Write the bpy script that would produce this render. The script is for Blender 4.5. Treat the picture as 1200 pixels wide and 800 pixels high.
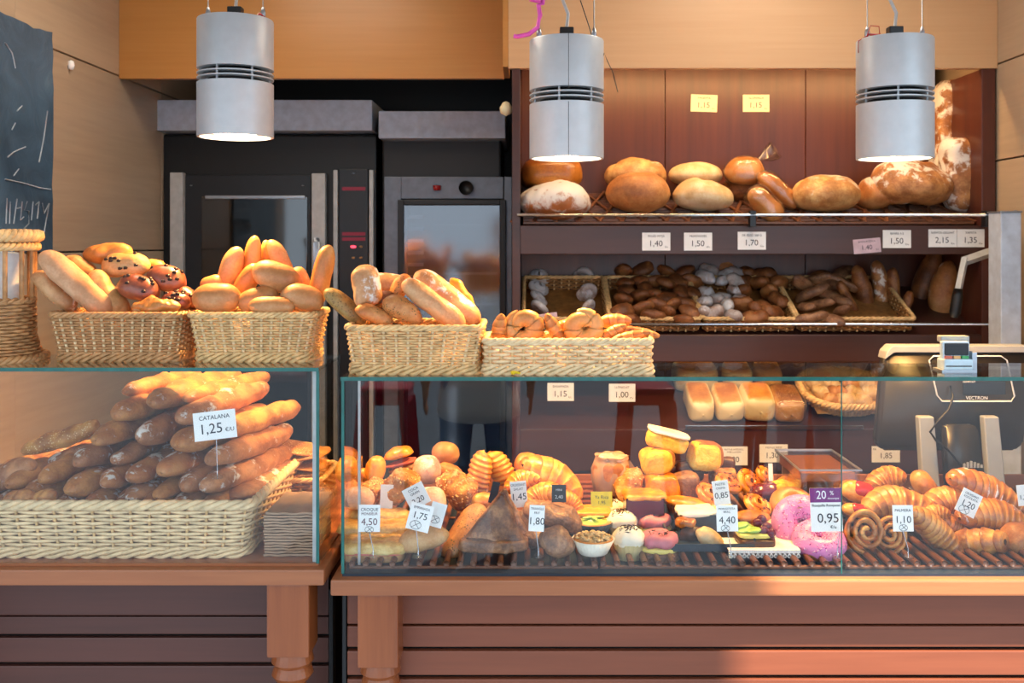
import bpy, bmesh, math, random
import numpy as np
from mathutils import Vector, Matrix, noise as mnoise
for o in list(bpy.data.objects): bpy.data.objects.remove(o)
SC = bpy.context.scene; COL = SC.collection
PI = math.pi; F = 1144.0; EYE = 1.55
rng = random.Random(7)

# ---------------------------------------------------------------- camera, sky, sun, exposure
cd = bpy.data.cameras.new('camera'); cam = bpy.data.objects.new('camera', cd); COL.objects.link(cam)
cam.location = (0, 0, EYE); cam.rotation_euler = (PI/2, 0, 0)
cd.sensor_width = 36; cd.lens = 36*F/1200; cd.shift_x = -20/1200; cd.shift_y = -115/1200
cd.clip_start = .05; cd.dof.use_dof = True; cd.dof.focus_distance = 2.26; cd.dof.aperture_fstop = 6.3; SC.camera = cam
W = bpy.data.worlds.new('sky'); SC.world = W; W.use_nodes = True
bg = W.node_tree.nodes['Background']; bg.inputs['Color'].default_value = (.74, .87, 1, 1); bg.inputs['Strength'].default_value = 1.75
sd = bpy.data.lights.new('sun', 'SUN'); sun = bpy.data.objects.new('sun', sd); COL.objects.link(sun)
sd.energy = 13; sd.angle = .03; sd.color = (1, .93, .82); sun.location = (1, -4, 6)
sun.rotation_euler = Vector((-.62, 1, -1.6)).to_track_quat('-Z', 'Y').to_euler()
vs = SC.view_settings; vs.view_transform = 'Standard'; vs.look = 'None'; vs.gamma = 1; vs.use_curve_mapping = False; vs.exposure = .4

# ---------------------------------------------------------------- helpers
def lin(h):
    if isinstance(h, str):
        h = h.lstrip('#'); c = [int(h[i:i+2], 16)/255 for i in (0, 2, 4)]
    else: c = [x/255 for x in h]
    return tuple(x/12.92 if x <= .04045 else ((x+.055)/1.055)**2.4 for x in c) + (1,)
def P(u, v, Y): return Vector(((u-620)*Y/F, Y, EYE-(v-285)*Y/F))
class NT:
    def __init__(s, name):
        s.m = bpy.data.materials.new(name); s.m.use_nodes = True; s.t = s.m.node_tree; s.n = s.t.nodes; s.b = s.n['Principled BSDF']; s.out = s.n['Material Output']
    def add(s, typ, **kw):
        x = s.n.new(typ)
        for k, v in kw.items():
            if k in x.inputs: x.inputs[k].default_value = v
            else: setattr(x, k, v)
        return x
    def l(s, a, b): s.t.links.new(a, b)
    def coords(s, scale=(1, 1, 1), rand=True):
        tc = s.add('ShaderNodeTexCoord'); mp = s.add('ShaderNodeMapping'); mp.inputs['Scale'].default_value = scale
        if rand:
            oi = s.add('ShaderNodeObjectInfo'); ml = s.add('ShaderNodeMath', operation='MULTIPLY'); ml.inputs[1].default_value = 37.
            s.l(oi.outputs['Random'], ml.inputs[0]); s.l(ml.outputs[0], mp.inputs['Location'])
        s.l(tc.outputs['Object'], mp.inputs['Vector']); return mp.outputs[0]
    def noise(s, vec, scale, detail=3, rough=.55, dist=0):
        x = s.add('ShaderNodeTexNoise'); x.inputs['Scale'].default_value = scale; x.inputs['Detail'].default_value = detail; x.inputs['Roughness'].default_value = rough; x.inputs['Distortion'].default_value = dist
        s.l(vec, x.inputs['Vector']); return x.outputs['Fac']
    def ramp(s, fac, *stops):
        x = s.add('ShaderNodeValToRGB'); r = x.color_ramp
        while len(r.elements) < len(stops): r.elements.new(.5)
        for e, (p, c) in zip(r.elements, stops): e.position = p; e.color = c if len(c) == 4 else (*c, 1)
        s.l(fac, x.inputs['Fac']); return x.outputs['Color']
    def mix(s, f, a, b):
        x = s.add('ShaderNodeMix', data_type='RGBA')
        for k, v in ((0, f), (6, a), (7, b)):
            if hasattr(v, 'links'): s.l(v, x.inputs[k])
            else: x.inputs[k].default_value = v
        return x.outputs[2]
    def math(s, op, a, b=0., c=None):
        x = s.add('ShaderNodeMath', operation=op)
        for k, v in enumerate((a, b, c)):
            if v is None: continue
            if hasattr(v, 'links'): s.l(v, x.inputs[k])
            else: x.inputs[k].default_value = v
        return x.outputs[0]
    def bump(s, h, st=.3, d=.002):
        x = s.add('ShaderNodeBump'); x.inputs['Strength'].default_value = st; x.inputs['Distance'].default_value = d
        s.l(h, x.inputs['Height']); s.l(x.outputs[0], s.b.inputs['Normal'])
    def set(s, **kw):
        for k, v in kw.items():
            i = s.b.inputs[k.replace('_', ' ')]
            if hasattr(v, 'links'): s.l(v, i)
            else: i.default_value = v
        return s
def plain(name, c, rough=.5, metal=0., var=.12, scale=30, bump=0):
    n = NT(name); v = n.coords(); f = n.noise(v, scale)
    c = lin(c); d = tuple(x*(1-var) for x in c[:3])+(1,); e = tuple(min(1, x*(1+var)) for x in c[:3])+(1,)
    n.set(Base_Color=n.ramp(f, (.3, d), (.7, e)), Roughness=rough, Metallic=metal)
    if bump: n.bump(f, bump)
    return n.m
def wood(name, c1, c2, axis=0, rough=.4, fine=60, coarse=6, c3=None, streak=.06):
    n = NT(name); sc = [1, 1, 1]; sc[axis] = streak
    v = n.coords(tuple(sc)); a = n.noise(v, fine, 4, .6); b = n.noise(v, coarse, 2, .5, .6)
    f = n.math('ADD', n.math('MULTIPLY', a, .45), n.math('MULTIPLY', b, .55))
    col = n.ramp(f, (.32, lin(c1)), (.62, lin(c2)), *(((.75, lin(c3)),) if c3 else ()))
    n.set(Base_Color=col, Roughness=rough); n.bump(a, .12, .001); return n.m
def bread(name, pale, mid, dark, flour=0., fs=55, seeds=0., rough=.5, bump=.5, ns=22, spot=None, coat=0., fcol=(.80, .76, .70, 1), flo=.5):
    n = NT(name); v = n.coords(); at = n.add('ShaderNodeAttribute', attribute_name='crust')
    a = n.noise(v, ns, 4, .6); b = n.noise(v, 160, 3, .6)
    f = n.math('ADD', at.outputs['Fac'], n.math('MULTIPLY', n.math('SUBTRACT', a, .5), 1.5))
    f = n.math('ADD', f, n.math('MULTIPLY', n.math('SUBTRACT', b, .5), .5))
    col = n.ramp(f, (.12, lin(pale)), (.5, lin(mid)), (.92, lin(dark)))
    h = n.math('ADD', n.math('MULTIPLY', a, .5), n.math('MULTIPLY', b, .5))
    if flour:
        z = n.noise(v, fs, 5, .7, .4); q = n.noise(v, fs*.25, 2)
        fm = n.math('ADD', z, n.math('MULTIPLY', n.math('SUBTRACT', q, .5), .8))
        fm = n.math('ADD', fm, n.math('MULTIPLY', n.math('SUBTRACT', at.outputs['Fac'], .6), .75))
        mr = n.add('ShaderNodeMapRange', interpolation_type='SMOOTHSTEP'); n.l(fm, mr.inputs[0])
        mr.inputs[1].default_value = flo; mr.inputs[2].default_value = flo+.16; mr.inputs[4].default_value = flour
        col = n.mix(mr.outputs[0], col, fcol)
    if seeds:
        vo = n.add('ShaderNodeTexVoronoi'); vo.inputs['Scale'].default_value = 170; n.l(v, vo.inputs['Vector'])
        sm = n.math('MULTIPLY', n.math('LESS_THAN', vo.outputs['Distance'], .3), n.math('GREATER_THAN', n.noise(v, 30), .47))
        col = n.mix(n.math('MULTIPLY', sm, seeds), col, lin(spot or '3a2a16')); h = n.math('ADD', h, n.math('MULTIPLY', sm, .3))
    n.set(Base_Color=col, Roughness=rough)
    if coat: n.set(Coat_Weight=coat, Coat_Roughness=.25)
    n.bump(h, bump, .004); return n.m
def glass(name, tint=(1, 1, 1), refl=1., base=.02, rough=0.):
    n = NT(name); n.n.remove(n.b); tr = n.add('ShaderNodeBsdfTransparent'); tr.inputs[0].default_value = (*tint, 1)
    gl = n.add('ShaderNodeBsdfGlossy'); gl.inputs['Roughness'].default_value = rough
    fr = n.add('ShaderNodeFresnel'); ge = n.add('ShaderNodeNewGeometry'); n.l(n.math('MULTIPLY_ADD', ge.outputs['Backfacing'], 1/1.5-1.5, 1.5), fr.inputs['IOR'])
    f = n.math('MULTIPLY_ADD', fr.outputs[0], refl, base); f = n.math('MINIMUM', f, 1.)
    mx = n.add('ShaderNodeMixShader'); n.l(f, mx.inputs[0]); n.l(tr.outputs[0], mx.inputs[1]); n.l(gl.outputs[0], mx.inputs[2]); n.l(mx.outputs[0], n.out.inputs[0])
    return n.m
def emit(name, c, s):
    n = NT(name); n.set(Base_Color=(0, 0, 0, 1), Emission_Color=(*c, 1), Emission_Strength=s); return n.m

# mesh data = (verts Nx3 array, faces, crust or None)
def join(*mds):
    V = []; Fc = []; C = []; k = 0
    for m in mds:
        v = np.asarray(m[0], float); V.append(v); Fc += [tuple(i+k for i in f) for f in m[1]]
        C.append(m[2] if len(m) > 2 and m[2] is not None else np.full(len(v), .6)); k += len(v)
    return np.concatenate(V), Fc, np.concatenate(C)
def box(x0, x1, y0, y1, z0, z1, b=0.):
    bm = bmesh.new(); bmesh.ops.create_cube(bm, size=1)
    for v in bm.verts: v.co = Vector(((x0+x1)/2+v.co.x*(x1-x0), (y0+y1)/2+v.co.y*(y1-y0), (z0+z1)/2+v.co.z*(z1-z0)))
    if b: bmesh.ops.bevel(bm, geom=bm.edges[:], offset=min(b, .45*min(abs(x1-x0), abs(y1-y0), abs(z1-z0))), segments=2, affect='EDGES', profile=.6)
    return bmd(bm)
def bmd(bm):
    bm.verts.index_update(); r = np.array([v.co[:] for v in bm.verts]), [tuple(v.index for v in f.verts) for f in bm.faces]; bm.free(); return r
def grid(Pt, closed_v=True, closed_u=False, cap=True, crust=None):
    nu, nv, _ = Pt.shape; f = []
    for i in range(nu if closed_u else nu-1):
        for j in range(nv if closed_v else nv-1):
            a, b = i, (i+1) % nu; c, d = j, (j+1) % nv
            f.append((a*nv+c, a*nv+d, b*nv+d, b*nv+c))
    if cap and closed_v and not closed_u:
        f.append(tuple(range(nv))); f.append(tuple((nu-1)*nv+j for j in reversed(range(nv))))
    return Pt.reshape(-1, 3), f, (None if crust is None else crust.reshape(-1))
def tube(path, r, n=8, closed=False, ry=None, cap=True):
    p = np.asarray(path, float); m = len(p); r = np.broadcast_to(np.asarray(r, float), (m,))
    d = (np.roll(p, -1, 0)-np.roll(p, 1, 0)) if closed else np.gradient(p, axis=0)
    d /= np.linalg.norm(d, axis=1)[:, None]+1e-9
    up = np.tile([0, 0, 1.], (m, 1)); up[np.abs(d[:, 2]) > .92] = [0, 1., 0]
    s = np.cross(d, up); s /= np.linalg.norm(s, axis=1)[:, None]; t = np.cross(s, d)
    a = np.arange(n)*2*PI/n
    rr = r if ry is None else np.broadcast_to(np.asarray(ry, float), (m,))
    Pt = p[:, None]+s[:, None]*(r[:, None]*np.cos(a))[..., None]+t[:, None]*(rr[:, None]*np.sin(a))[..., None]
    return grid(Pt, True, closed, cap)
def lathe(prof, n=32, c=(0, 0, 0), rad=None):
    a = np.arange(n)*2*PI/n; pr = np.asarray(prof, float); Pt = np.zeros((len(pr), n, 3))
    k = np.ones(n) if rad is None else rad(a)
    Pt[..., 0] = c[0]+pr[:, :1]*np.cos(a)*k; Pt[..., 1] = c[1]+pr[:, :1]*np.sin(a)*k; Pt[..., 2] = c[2]+pr[:, 1:2]
    return grid(Pt)
def prism(pts, h, b=.002, seg=2):
    bm = bmesh.new(); f = bm.faces.new([bm.verts.new((x, y, 0)) for x, y in pts]); r = bmesh.ops.extrude_face_region(bm, geom=[f])
    for v in r['geom']:
        if isinstance(v, bmesh.types.BMVert): v.co.z += h
    bmesh.ops.recalc_face_normals(bm, faces=bm.faces[:])
    if b: bmesh.ops.bevel(bm, geom=bm.edges[:], offset=b, segments=seg, affect='EDGES', clamp_overlap=True)
    return bmd(bm)
def xf(md, M):
    v = np.asarray(md[0], float); A = np.array(M.to_4x4()); v = v@A[:3, :3].T+A[:3, 3]; return (v, *md[1:])
def noise3(v, freq, seed, k=7):
    r = np.random.RandomState(seed); o = np.zeros(len(v))
    for _ in range(k):
        d = r.normal(size=3); d /= np.linalg.norm(d); o += np.sin(v@d*freq*r.uniform(.6, 1.7)+r.uniform(0, 6.28))
    return o/k**.5
def rough_md(md, amp, freq, seed=1):
    v = np.asarray(md[0], float); c = v.mean(0); d = v-c; n = np.linalg.norm(d, axis=1)[:, None]+1e-9
    v = v+d/n*(noise3(v, freq, seed)*amp)[:, None]; return (v, *md[1:])
def mk(name, md, mat, parent=None, local=False, smooth=True, mesh=None):
    if mesh is None:
        v = np.asarray(md[0], float); c = np.zeros(3) if local else (v.min(0)+v.max(0))/2
        me = bpy.data.meshes.new(name); me.from_pydata((v-c).tolist(), [], md[1]); me.update()
        if smooth: me.polygons.foreach_set('use_smooth', [True]*len(me.polygons))
        if len(md) > 2 and md[2] is not None:
            at = me.attributes.new('crust', 'FLOAT', 'POINT'); at.data.foreach_set('value', np.asarray(md[2], np.float32))
        me.materials.append(mat)
    else: me, c = mesh, np.zeros(3)
    o = bpy.data.objects.new(name, me); COL.objects.link(o)
    o.location = Vector(c)
    if parent is not None:
        o.parent = parent
        if not local: o.location = Vector(c)-WLOC.get(parent.name, Vector((0, 0, 0)))
    WLOC[o.name] = Vector(c); return o
WLOC = {}
def tg(o, label=None, cat=None, group=None, kind=None):
    for k, v in (('label', label), ('category', cat), ('group', group), ('kind', kind)):
        if v: o[k] = v
    return o
def root(name, loc, label, cat, group=None, R=None):
    o = bpy.data.objects.new(name, None); COL.objects.link(o); o.empty_display_size = .05
    o.location = loc; WLOC[o.name] = Vector(loc)
    if R is not None: o.rotation_euler = R.to_euler()
    return tg(o, label, cat, group)
def struct(name, md, mat, smooth=False, parent=None):
    o = mk(name, md, mat, parent, smooth=smooth)
    if parent is None: o['kind'] = 'structure'
    return o
def stuff(name, md, mat, parent, local=False, smooth=True):
    o = mk(name, md, mat, parent, local, smooth); o['kind'] = 'stuff'; return o
def Rm(a=0, yaw=0, tilt=0):
    r = math.radians; return Matrix.Rotation(-r(a), 4, 'Y') @ Matrix.Rotation(r(yaw), 4, 'Z') @ Matrix.Rotation(r(tilt), 4, 'X')
def place(o, p, a=0, yaw=0, tilt=0):
    o.location = p; o.rotation_euler = Rm(a, yaw, tilt).to_euler(); return o
TEXTS = []
def text(body, size, mat, parent, x, z, y=-.0016, name='lettering', sx=1.):
    c = bpy.data.curves.new(name, 'FONT'); c.body = body; c.size = size; c.align_x = 'CENTER'; c.align_y = 'CENTER'; c.extrude = .0002; c.resolution_u = 3
    c.materials.append(mat); o = bpy.data.objects.new(name, c); COL.objects.link(o); o.parent = parent
    o.location = (x, y, z); o.rotation_euler = (PI/2, 0, 0); o.scale = (sx, 1, 1); TEXTS.append(o); return o

# ---------------------------------------------------------------- materials
M = {}
M['wall_wood'] = wood('wall_wood', 'a8927a', 'b8a288', 1, .45, 50, 5)
M['fascia_lamplit'] = wood('fascia_lamplit', 'b27a3c', 'bd8546', 0, .35, 70, 4, streak=.03)  # fascia wood with warm lamp light painted into its tone
M['fascia_tan'] = wood('fascia_tan', 'c79c70', 'cfa67b', 0, .4, 70, 4, streak=.03)
M['mahog'] = wood('mahogany', '42201a', '5a2c1e', 2, .35, 40, 7, '6e3a24')
M['mahog_dark'] = wood('dark_mahogany', '3a211d', '4a2b25', 0, .35, 40, 5)
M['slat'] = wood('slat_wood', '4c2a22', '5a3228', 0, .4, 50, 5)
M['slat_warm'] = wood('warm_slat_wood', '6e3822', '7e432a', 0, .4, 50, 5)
M['rail'] = wood('rail_wood', '8a5030', 'a0623c', 0, .4, 60, 6, 'ae7248')
M['leg'] = wood('leg_wood', '7e4222', '98552e', 2, .3, 60, 8)
M['black'] = plain('black_paint', '0b0c0f', .45); M['dark'] = plain('dark_metal', '16191f', .4)
M['steel'] = plain('brushed_steel', 'a9b0ba', .35, .85); M['hood'] = plain('hood_steel', 'bcc8d8', .45, 0)
M['grey_metal'] = plain('grey_painted_metal', 'b4b5b4', .45, .1); M['chrome'] = plain('chrome', 'd5dbe2', .15, 1)
M['alum'] = plain('pale_aluminium', 'c6c9cb', .42, .25, .04); M['white'] = plain('white_card', 'f0f0ee', .6, 0, .03)
M['cream'] = plain('cream_card', 'e9dfb6', .6, 0, .03); M['yellow'] = plain('yellow_card', 'f0d020', .5)
M['pinkcard'] = plain('lilac_card', 'cdb3bd', .6); M['purple'] = plain('purple_card', '7a2a78', .5)
M['ink'] = plain('ink', '1b2030', .6); M['inkred'] = plain('dark_red_ink', '5a2130', .6); M['inkw'] = plain('white_ink', 'f4f0f4', .6)
M['wicker'] = plain('wicker', 'dab27a', .5, 0, .28, 45, .2); M['wicker_pale'] = plain('pale_wicker', 'e4c698', .5, 0, .2, 45, .2)
M['wicker_dark'] = plain('brown_wicker', '9a6a38', .5, 0, .3, 45, .2)
M['wicker_red'] = plain('reddish_wicker', 'bb8a5a', .5, 0, .28, 45, .2)
M['rod'] = wood('tray_rods', '5a3524', '7b4d34', 1, .35, 60, 12)
M['glass'] = glass('clear_glass', (.97, .985, .985), .75, .0); M['glass_top'] = glass('counter_glass', (.93, .97, .95), 1.1, .02)
M['glass_edge'] = plain('green_glass_edge', '1f5f58', .15, 0, .2); M['glass_dark'] = glass('oven_glass', (.16, .17, .2), 1.6, .05, .06)
M['acrylic'] = glass('acrylic', (.96, .97, .98), 1.0, .02, .05)
M['film'] = glass('plastic_film', (.97, .95, .92), 1.8, .04, .22)
M['board'] = None
n = NT('chalkboard'); v = n.coords(rand=False); a = n.noise(v, 7, 5, .6, 1.2); b = n.noise(v, 2.2, 2)
n.set(Base_Color=n.ramp(n.math('ADD', n.math('MULTIPLY', a, .5), n.math('MULTIPLY', b, .5)), (.35, lin('30465a')), (.62, lin('4c6880')), (.8, lin('6c889c'))), Roughness=.45); n.bump(a, .6, .01); M['board'] = n.m  # blue skylight sheen put into the slate's base colour
M['chalk'] = plain('chalk', 'a9b5c0', .9)
M['paper_brown'] = plain('brown_paper', 'a58468', .7, 0, .12); M['paper_white'] = plain('white_paper', 'ece8e2', .6)
M['floor'] = plain('floor_tiles', '6a5a4e', .5); M['pave'] = plain('paving', '5f6c7c', .8, 0, .15, 3); M['ceil'] = plain('ceiling_paint', '8b7a66', .7)
M['facade'] = plain('facade_stone', 'b5aca0', .8)
# breads
M['golden'] = bread('golden_roll', 'd69c5a', 'c07e40', '9c5c28', ns=9, rough=.42, bump=.25)
M['bun'] = bread('tan_bun', 'd4a270', 'bc804c', '9a6234', ns=8, rough=.45, bump=.2)
M['pale'] = bread('pale_roll', 'dab07c', 'c28e58', 'a2703c', ns=14, rough=.5)
M['longpale'] = bread('long_pale_loaf', 'd8a880', 'c08a60', 'a67046', ns=14, rough=.55, bump=.3)
M['crusty'] = bread('crusty_baguette', 'd89c58', 'b87a46', '8e5430', .8, 70, flo=.60, bump=.8)
M['floury'] = bread('floury_baguette', 'cc9060', 'a8704a', '86522f', .9, 60, flo=.50, bump=.7)
M['crackle'] = bread('crackled_flour', 'c48850', 'ac6c40', '8a5230', .98, 80, flo=.44, bump=.9)
M['seedy'] = bread('seeded_baguette', 'd09a54', 'b87c40', '90582c', seeds=.8, spot='e8c890', bump=.8)
M['rye'] = bread('olive_rye', 'b89a60', '9a7a44', '7c5c30', seeds=.5, bump=.5)
M['ciab'] = bread('floury_ciabatta', 'd8a878', 'c08a5c', 'a06c40', .9, 45, flo=.52, bump=.5)
M['herb'] = bread('herb_roll', 'd89a5c', 'bc7840', '9a5a2c', seeds=.8, spot='4a4a20', bump=.5)
M['chocbun'] = bread('chocolate_bun', 'a05c3c', '824432', '5e2e20', ns=12, rough=.35, bump=.2, coat=.3)
M['choc'] = plain('dark_chocolate', '2a1712', .35); M['chocmid'] = plain('milk_chocolate', '52301f', .4, 0, .2, 40, .3)
M['golddark'] = bread('golden_tin_loaf', 'd09040', 'b06c24', '8c4c18', ns=10, rough=.35, bump=.3, coat=.3)
M['country'] = bread('floury_country_loaf', 'b06a38', 'a4622f', '8c5028', .98, 14, flo=.24, bump=.5, fcol=(.75, .70, .64, 1))
M['country2'] = bread('brown_country_loaf', 'c89058', 'b0703c', '8a5028', .55, 16, flo=.58, bump=.5)
M['country3'] = bread('patchy_country_loaf', 'd8b074', 'b88048', '8a5428', .7, 15, flo=.55, bump=.6, fcol=(.78, .70, .56, 1))
M['palecob'] = bread('pale_cob', 'e2d0ac', 'd0b080', 'b48c58', .4, 20, flo=.6, bump=.4, fcol=(.80, .72, .58, 1))
M['bagged'] = bread('bagged_loaf', 'c89058', '9c6438', '744626', .85, 30, flo=.42, bump=.8)
M['croi'] = bread('croissant', 'dca456', 'bc7a34', '8a4c1a', ns=34, rough=.38, bump=.4, coat=.25)
M['orange'] = bread('orange_glazed_pastry', 'f0b850', 'e09028', 'b86014', ns=30, rough=.35, bump=.4, coat=.35)
M['sugarc'] = bread('sugared_croissant', 'd89850', 'b4702c', '8a4a1c', .85, 24, flo=.80, rough=.3, bump=.4, coat=.4, fcol=(.85, .85, .88, 1))
M['granola'] = bread('almond_crust', 'e0a860', 'b87430', '7c4418', .4, 130, flo=.55, bump=1.2, fcol=(.8, .6, .34, 1))
M['gratin'] = bread('gratin_toast', 'ecd08c', 'dcb468', 'b88440', ns=45, bump=.9, coat=.2)
M['brownp'] = bread('brown_puff', 'ac7c56', '845a3e', '603e2c', ns=40, bump=1., coat=.2)
M['darkroll'] = bread('dark_roll', 'a06838', '7c4824', '583018', ns=20, bump=.5)
M['sugarwhite'] = bread('icing_sugared_roll', '8a6a58', 'b4a8a4', 'c8c2c2', .9, 40, flo=.46, bump=.4, fcol=(.62, .61, .65, 1))
M['almond'] = plain('almond_flakes', 'e0b070', .45, 0, .35, 80)
M['crumb'] = bread('yellow_sponge', 'f4d060', 'eab838', 'c88820', ns=60, bump=.9)
M['cakecrust'] = bread('cake_crust', 'c88848', 'a0602c', '7a4420', ns=25, bump=.5)
M['cream_w'] = plain('white_cream', 'e8e0cc', .45, 0, .05, 30, .3); M['icing_pink'] = plain('pink_icing', 'd884c0', .35, 0, .15, 40, .3)
M['pinkc'] = plain('pink_cream', 'c8727c', .45, 0, .2, 40, .3); M['custard'] = plain('yellow_custard', 'ecd874', .4); M['ham'] = plain('ham', 'c86a5a', .45, 0, .2)
M['green'] = plain('kiwi_green', '9cc060', .3, 0, .2); M['grape'] = plain('grape', '5c2038', .2); M['red'] = plain('red_glaze', 'b02828', .25, 0, .3, 40)
M['paper_cup'] = plain('paper_cup', 'f2ead8', .6); M['raisin'] = plain('raisin', '5a3020', .4); M['bluetray'] = plain('dark_blue_tray', '23303c', .4)
M['cup_cream'] = plain('cream_paper_cup', 'eed9a0', .6); M['pinenut'] = plain('pine_nut', 'e0c08c', .5, 0, .2); M['orangec'] = plain('orange_jelly', 'f0901c', .3)
# ---------------------------------------------------------------- the setting
XL, XR = -1.58, 1.70
struct('floor', box(XL-.1, XR+.1, 1.95, 4.75, -.06, 0), M['floor'])
struct('ceiling', box(XL-.1, XR+.1, 2.02, 4.75, 2.75, 2.85), M['ceil'])
wl = struct('wall_left', box(XL-.12, XL-.02, 2.05, 4.75, 0, 2.75), M['dark'])
wr = struct('wall_right', box(XR+.02, XR+.12, 2.05, 4.75, 0, 2.75), M['dark'])
struct('wall_back', box(XL-.12, XR+.12, 4.75, 4.85, 0, 2.75), M['black'])
def panels(wall, x0, x1, seams):
    zs = [0]+seams+[2.75]
    for a, b in zip(zs, zs[1:]):
        for y0, y1 in ((2.06, 3.0), (3.0, 4.2), (4.2, 4.74)):
            struct('panel', box(x0, x1, y0+.002, y1-.002 if y1 > 4 else y1+.002, a+.003, b-.003, .002), M['wall_wood'], parent=wall)
panels(wl, XL-.02, XL, [.85, 1.52, 2.195]); panels(wr, XR, XR+.02, [.92, 1.85, 2.20])
# shop front above and beside the opening, street outside
struct('wall_front', box(-3.6, 3.6, 1.85, 2.02, 2.74, 3.4), M['facade'])
struct('wall_front_pier', box(-3.6, XL-.12, 1.85, 2.05, 0, 2.74), M['facade']); struct('wall_front_pier', box(XR+.12, 3.6, 1.85, 2.05, 0, 2.74), M['facade'])
struct('pavement', box(-9, 9, -12, 1.95, -.08, 0), M['pave'])
# added unseen sun blocker: shades the counter, low drop ends where sun slips past
struct('awning', join(box(-3.6, 3.6, .90, 1.86, 2.97, 2.99), box(-3.6, 1.33, .88, .90, 2.05, 2.99), box(1.33, 3.6, .88, .90, 2.95, 2.99)), M['paper_white'])
# overhead fascias
struct('trim_1', box(XL, -.096, 3.76, 3.79, 2.184, 2.75, .003), M['fascia_lamplit'])
struct('trim_2', box(-.075, XR, 3.54, 3.57, 2.184, 2.75, .003), M['fascia_tan'])
struct('trim_3', box(-.095, -.075, 3.54, 3.79, 2.19, 2.75), M['fascia_lamplit'])
struct('trim_4', box(-.075, XR, 3.57, 4.0, 2.31, 2.33), M['mahog'])

# added unseen ceiling lights that brighten the fascias
M['panel_glow'] = emit('ceiling_panel_glow', (1, .88, .72), 1.5)
for k, x in enumerate((-.85, .85)):
    cl_ = root('ceiling_panel', (x, 2.85, 2.74), 'square white ceiling light panel over the '+('ovens' if k == 0 else 'bread cabinet')+' side of the shop', 'light')
    mk('frame', box(x-.32, x+.32, 2.55, 3.15, 2.735, 2.75, .002), M['white'], cl_, smooth=False); mk('diffuser', box(x-.3, x+.3, 2.57, 3.13, 2.731, 2.736), M['panel_glow'], cl_, smooth=False)
    al = bpy.data.lights.new('panel_lamp', 'AREA'); ao = bpy.data.objects.new('panel_lamp', al); COL.objects.link(ao); ao.parent = cl_; al.size = .58; al.energy = 8; al.color = (1, .84, .66); ao.location = (0, 0, -.02)

# ---------------------------------------------------------------- ovens
def at(x): return x
OY = 4.2
def ob(u0, u1, v0, v1, Y, d, b=.003):
    a, c = P(u0, v1, Y), P(u1, v0, Y); return box(a.x, c.x, Y, Y+d, a.z, c.z, b)
ov = root('bakery_oven', (-1.2, 4.4, 0), 'tall black baking oven with a steel hood strip and narrow lit control column', 'oven')
c0 = P(185, 0, OY+.02).x; c1 = P(441, 0, OY+.02).x
mk('body', box(c0, c1, OY+.02, 4.72, 0, 2.02, .01), M['black'], ov, smooth=False)
mk('hood', box(P(183, 0, 4.15).x, P(436, 0, 4.15).x, 4.15, 4.72, P(0, 153, 4.15).z, P(0, 117, 4.15).z, .004), M['hood'], ov, smooth=False)
dr = mk('door', ob(217, 364, 205, 640, OY, .02), M['dark'], ov, smooth=False)
mk('window', ob(236, 360, 230, 600, OY-.006, .006), M['glass_dark'], dr, smooth=False)
mk('window_bar', ob(240, 357, 229, 233, OY-.012, .008), M['steel'], dr, smooth=False)
for u in (224, 355): mk('screw', lathe([(0, 0), (.006, .001), (.006, .004), (0, .005)], 10, P(u, 218, OY-.004)), M['steel'], dr)
mk('door_post', ob(199, 214, 202, 700, OY-.03, .04), M['grey_metal'], ov, smooth=False)
mk('door_post', ob(365, 381, 203, 700, OY-.03, .04), M['grey_metal'], ov, smooth=False)
mk('door_handle', tube([P(371, 282, OY-.03), P(371, 284, OY-.08), P(371, 400, OY-.08), P(371, 402, OY-.03)], .016, 8), M['steel'], ov)
cp = mk('control_panel', ob(397, 431, 198, 700, OY-.01, .03), M['dark'], ov, smooth=False)
for u in (393, 435): mk('panel_strip', ob(u-2.5, u+2.5, 199, 700, OY-.02, .04), M['grey_metal'], ov, smooth=False)
M['led'] = emit('red_led', (1, .06, .1), 2.2); M['led_dim'] = emit('dim_red_led', (.5, .02, .06), .25)
mk('indicator_light', lathe([(0, -.006), (.011, -.004), (.012, .004), (0, .006)], 14, P(414, 289, OY-.013)), M['led'], cp)
for u, v in ((423, 289), (414, 302), (423, 302)): mk('button', lathe([(0, -.005), (.007, -.003), (.007, .003), (0, .005)], 10, P(u, v, OY-.013)), M['wicker_red'], cp)
for v in (219, 272, 278): mk('display_line', ob(401, 428, v, v+4, OY-.014, .003, 0), M['led_dim'], cp, smooth=False)
mk('emblem', prism([(0, 0), (.014, .018), (-.014, .018)], .004, .001), M['steel'], cp).location = P(414, 203, OY-.012)-WLOC[cp.name]
ov2 = root('steam_oven', (-.35, 4.4, 0), 'steel-framed glass-door oven with red button and black knob', 'oven')
d0 = P(447, 0, OY).x
mk('body', box(d0, -.12, OY+.02, 4.72, 0, 2.1, .01), M['black'], ov2, smooth=False)
mk('hood', box(d0-.0, -.10, 4.12, 4.72, P(0, 162, 4.12).z, P(0, 130, 4.12).z, .004), M['hood'], ov2, smooth=False)
M['oven_face'] = plain('oven_face_steel', '6a707a', .4, .4)
mk('frame', join(ob(450, 470, 207, 640, OY-.01, .04), ob(470, 590, 207, 233, OY-.01, .04), ob(591, 600, 207, 640, OY-.01, .04)), M['oven_face'], ov2, smooth=False)
mk('chamber', join(ob(474, 596, 236, 640, OY+.30, .01), ob(474, 477, 236, 640, OY+.0, .3)), M['oven_face'], ov2, smooth=False)
mk('red_button', lathe([(0, -.012), (.016, -.01), (.018, .01), (0, .012)], 16, P(512, 220, OY-.02)), M['red'], ov2)
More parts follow.
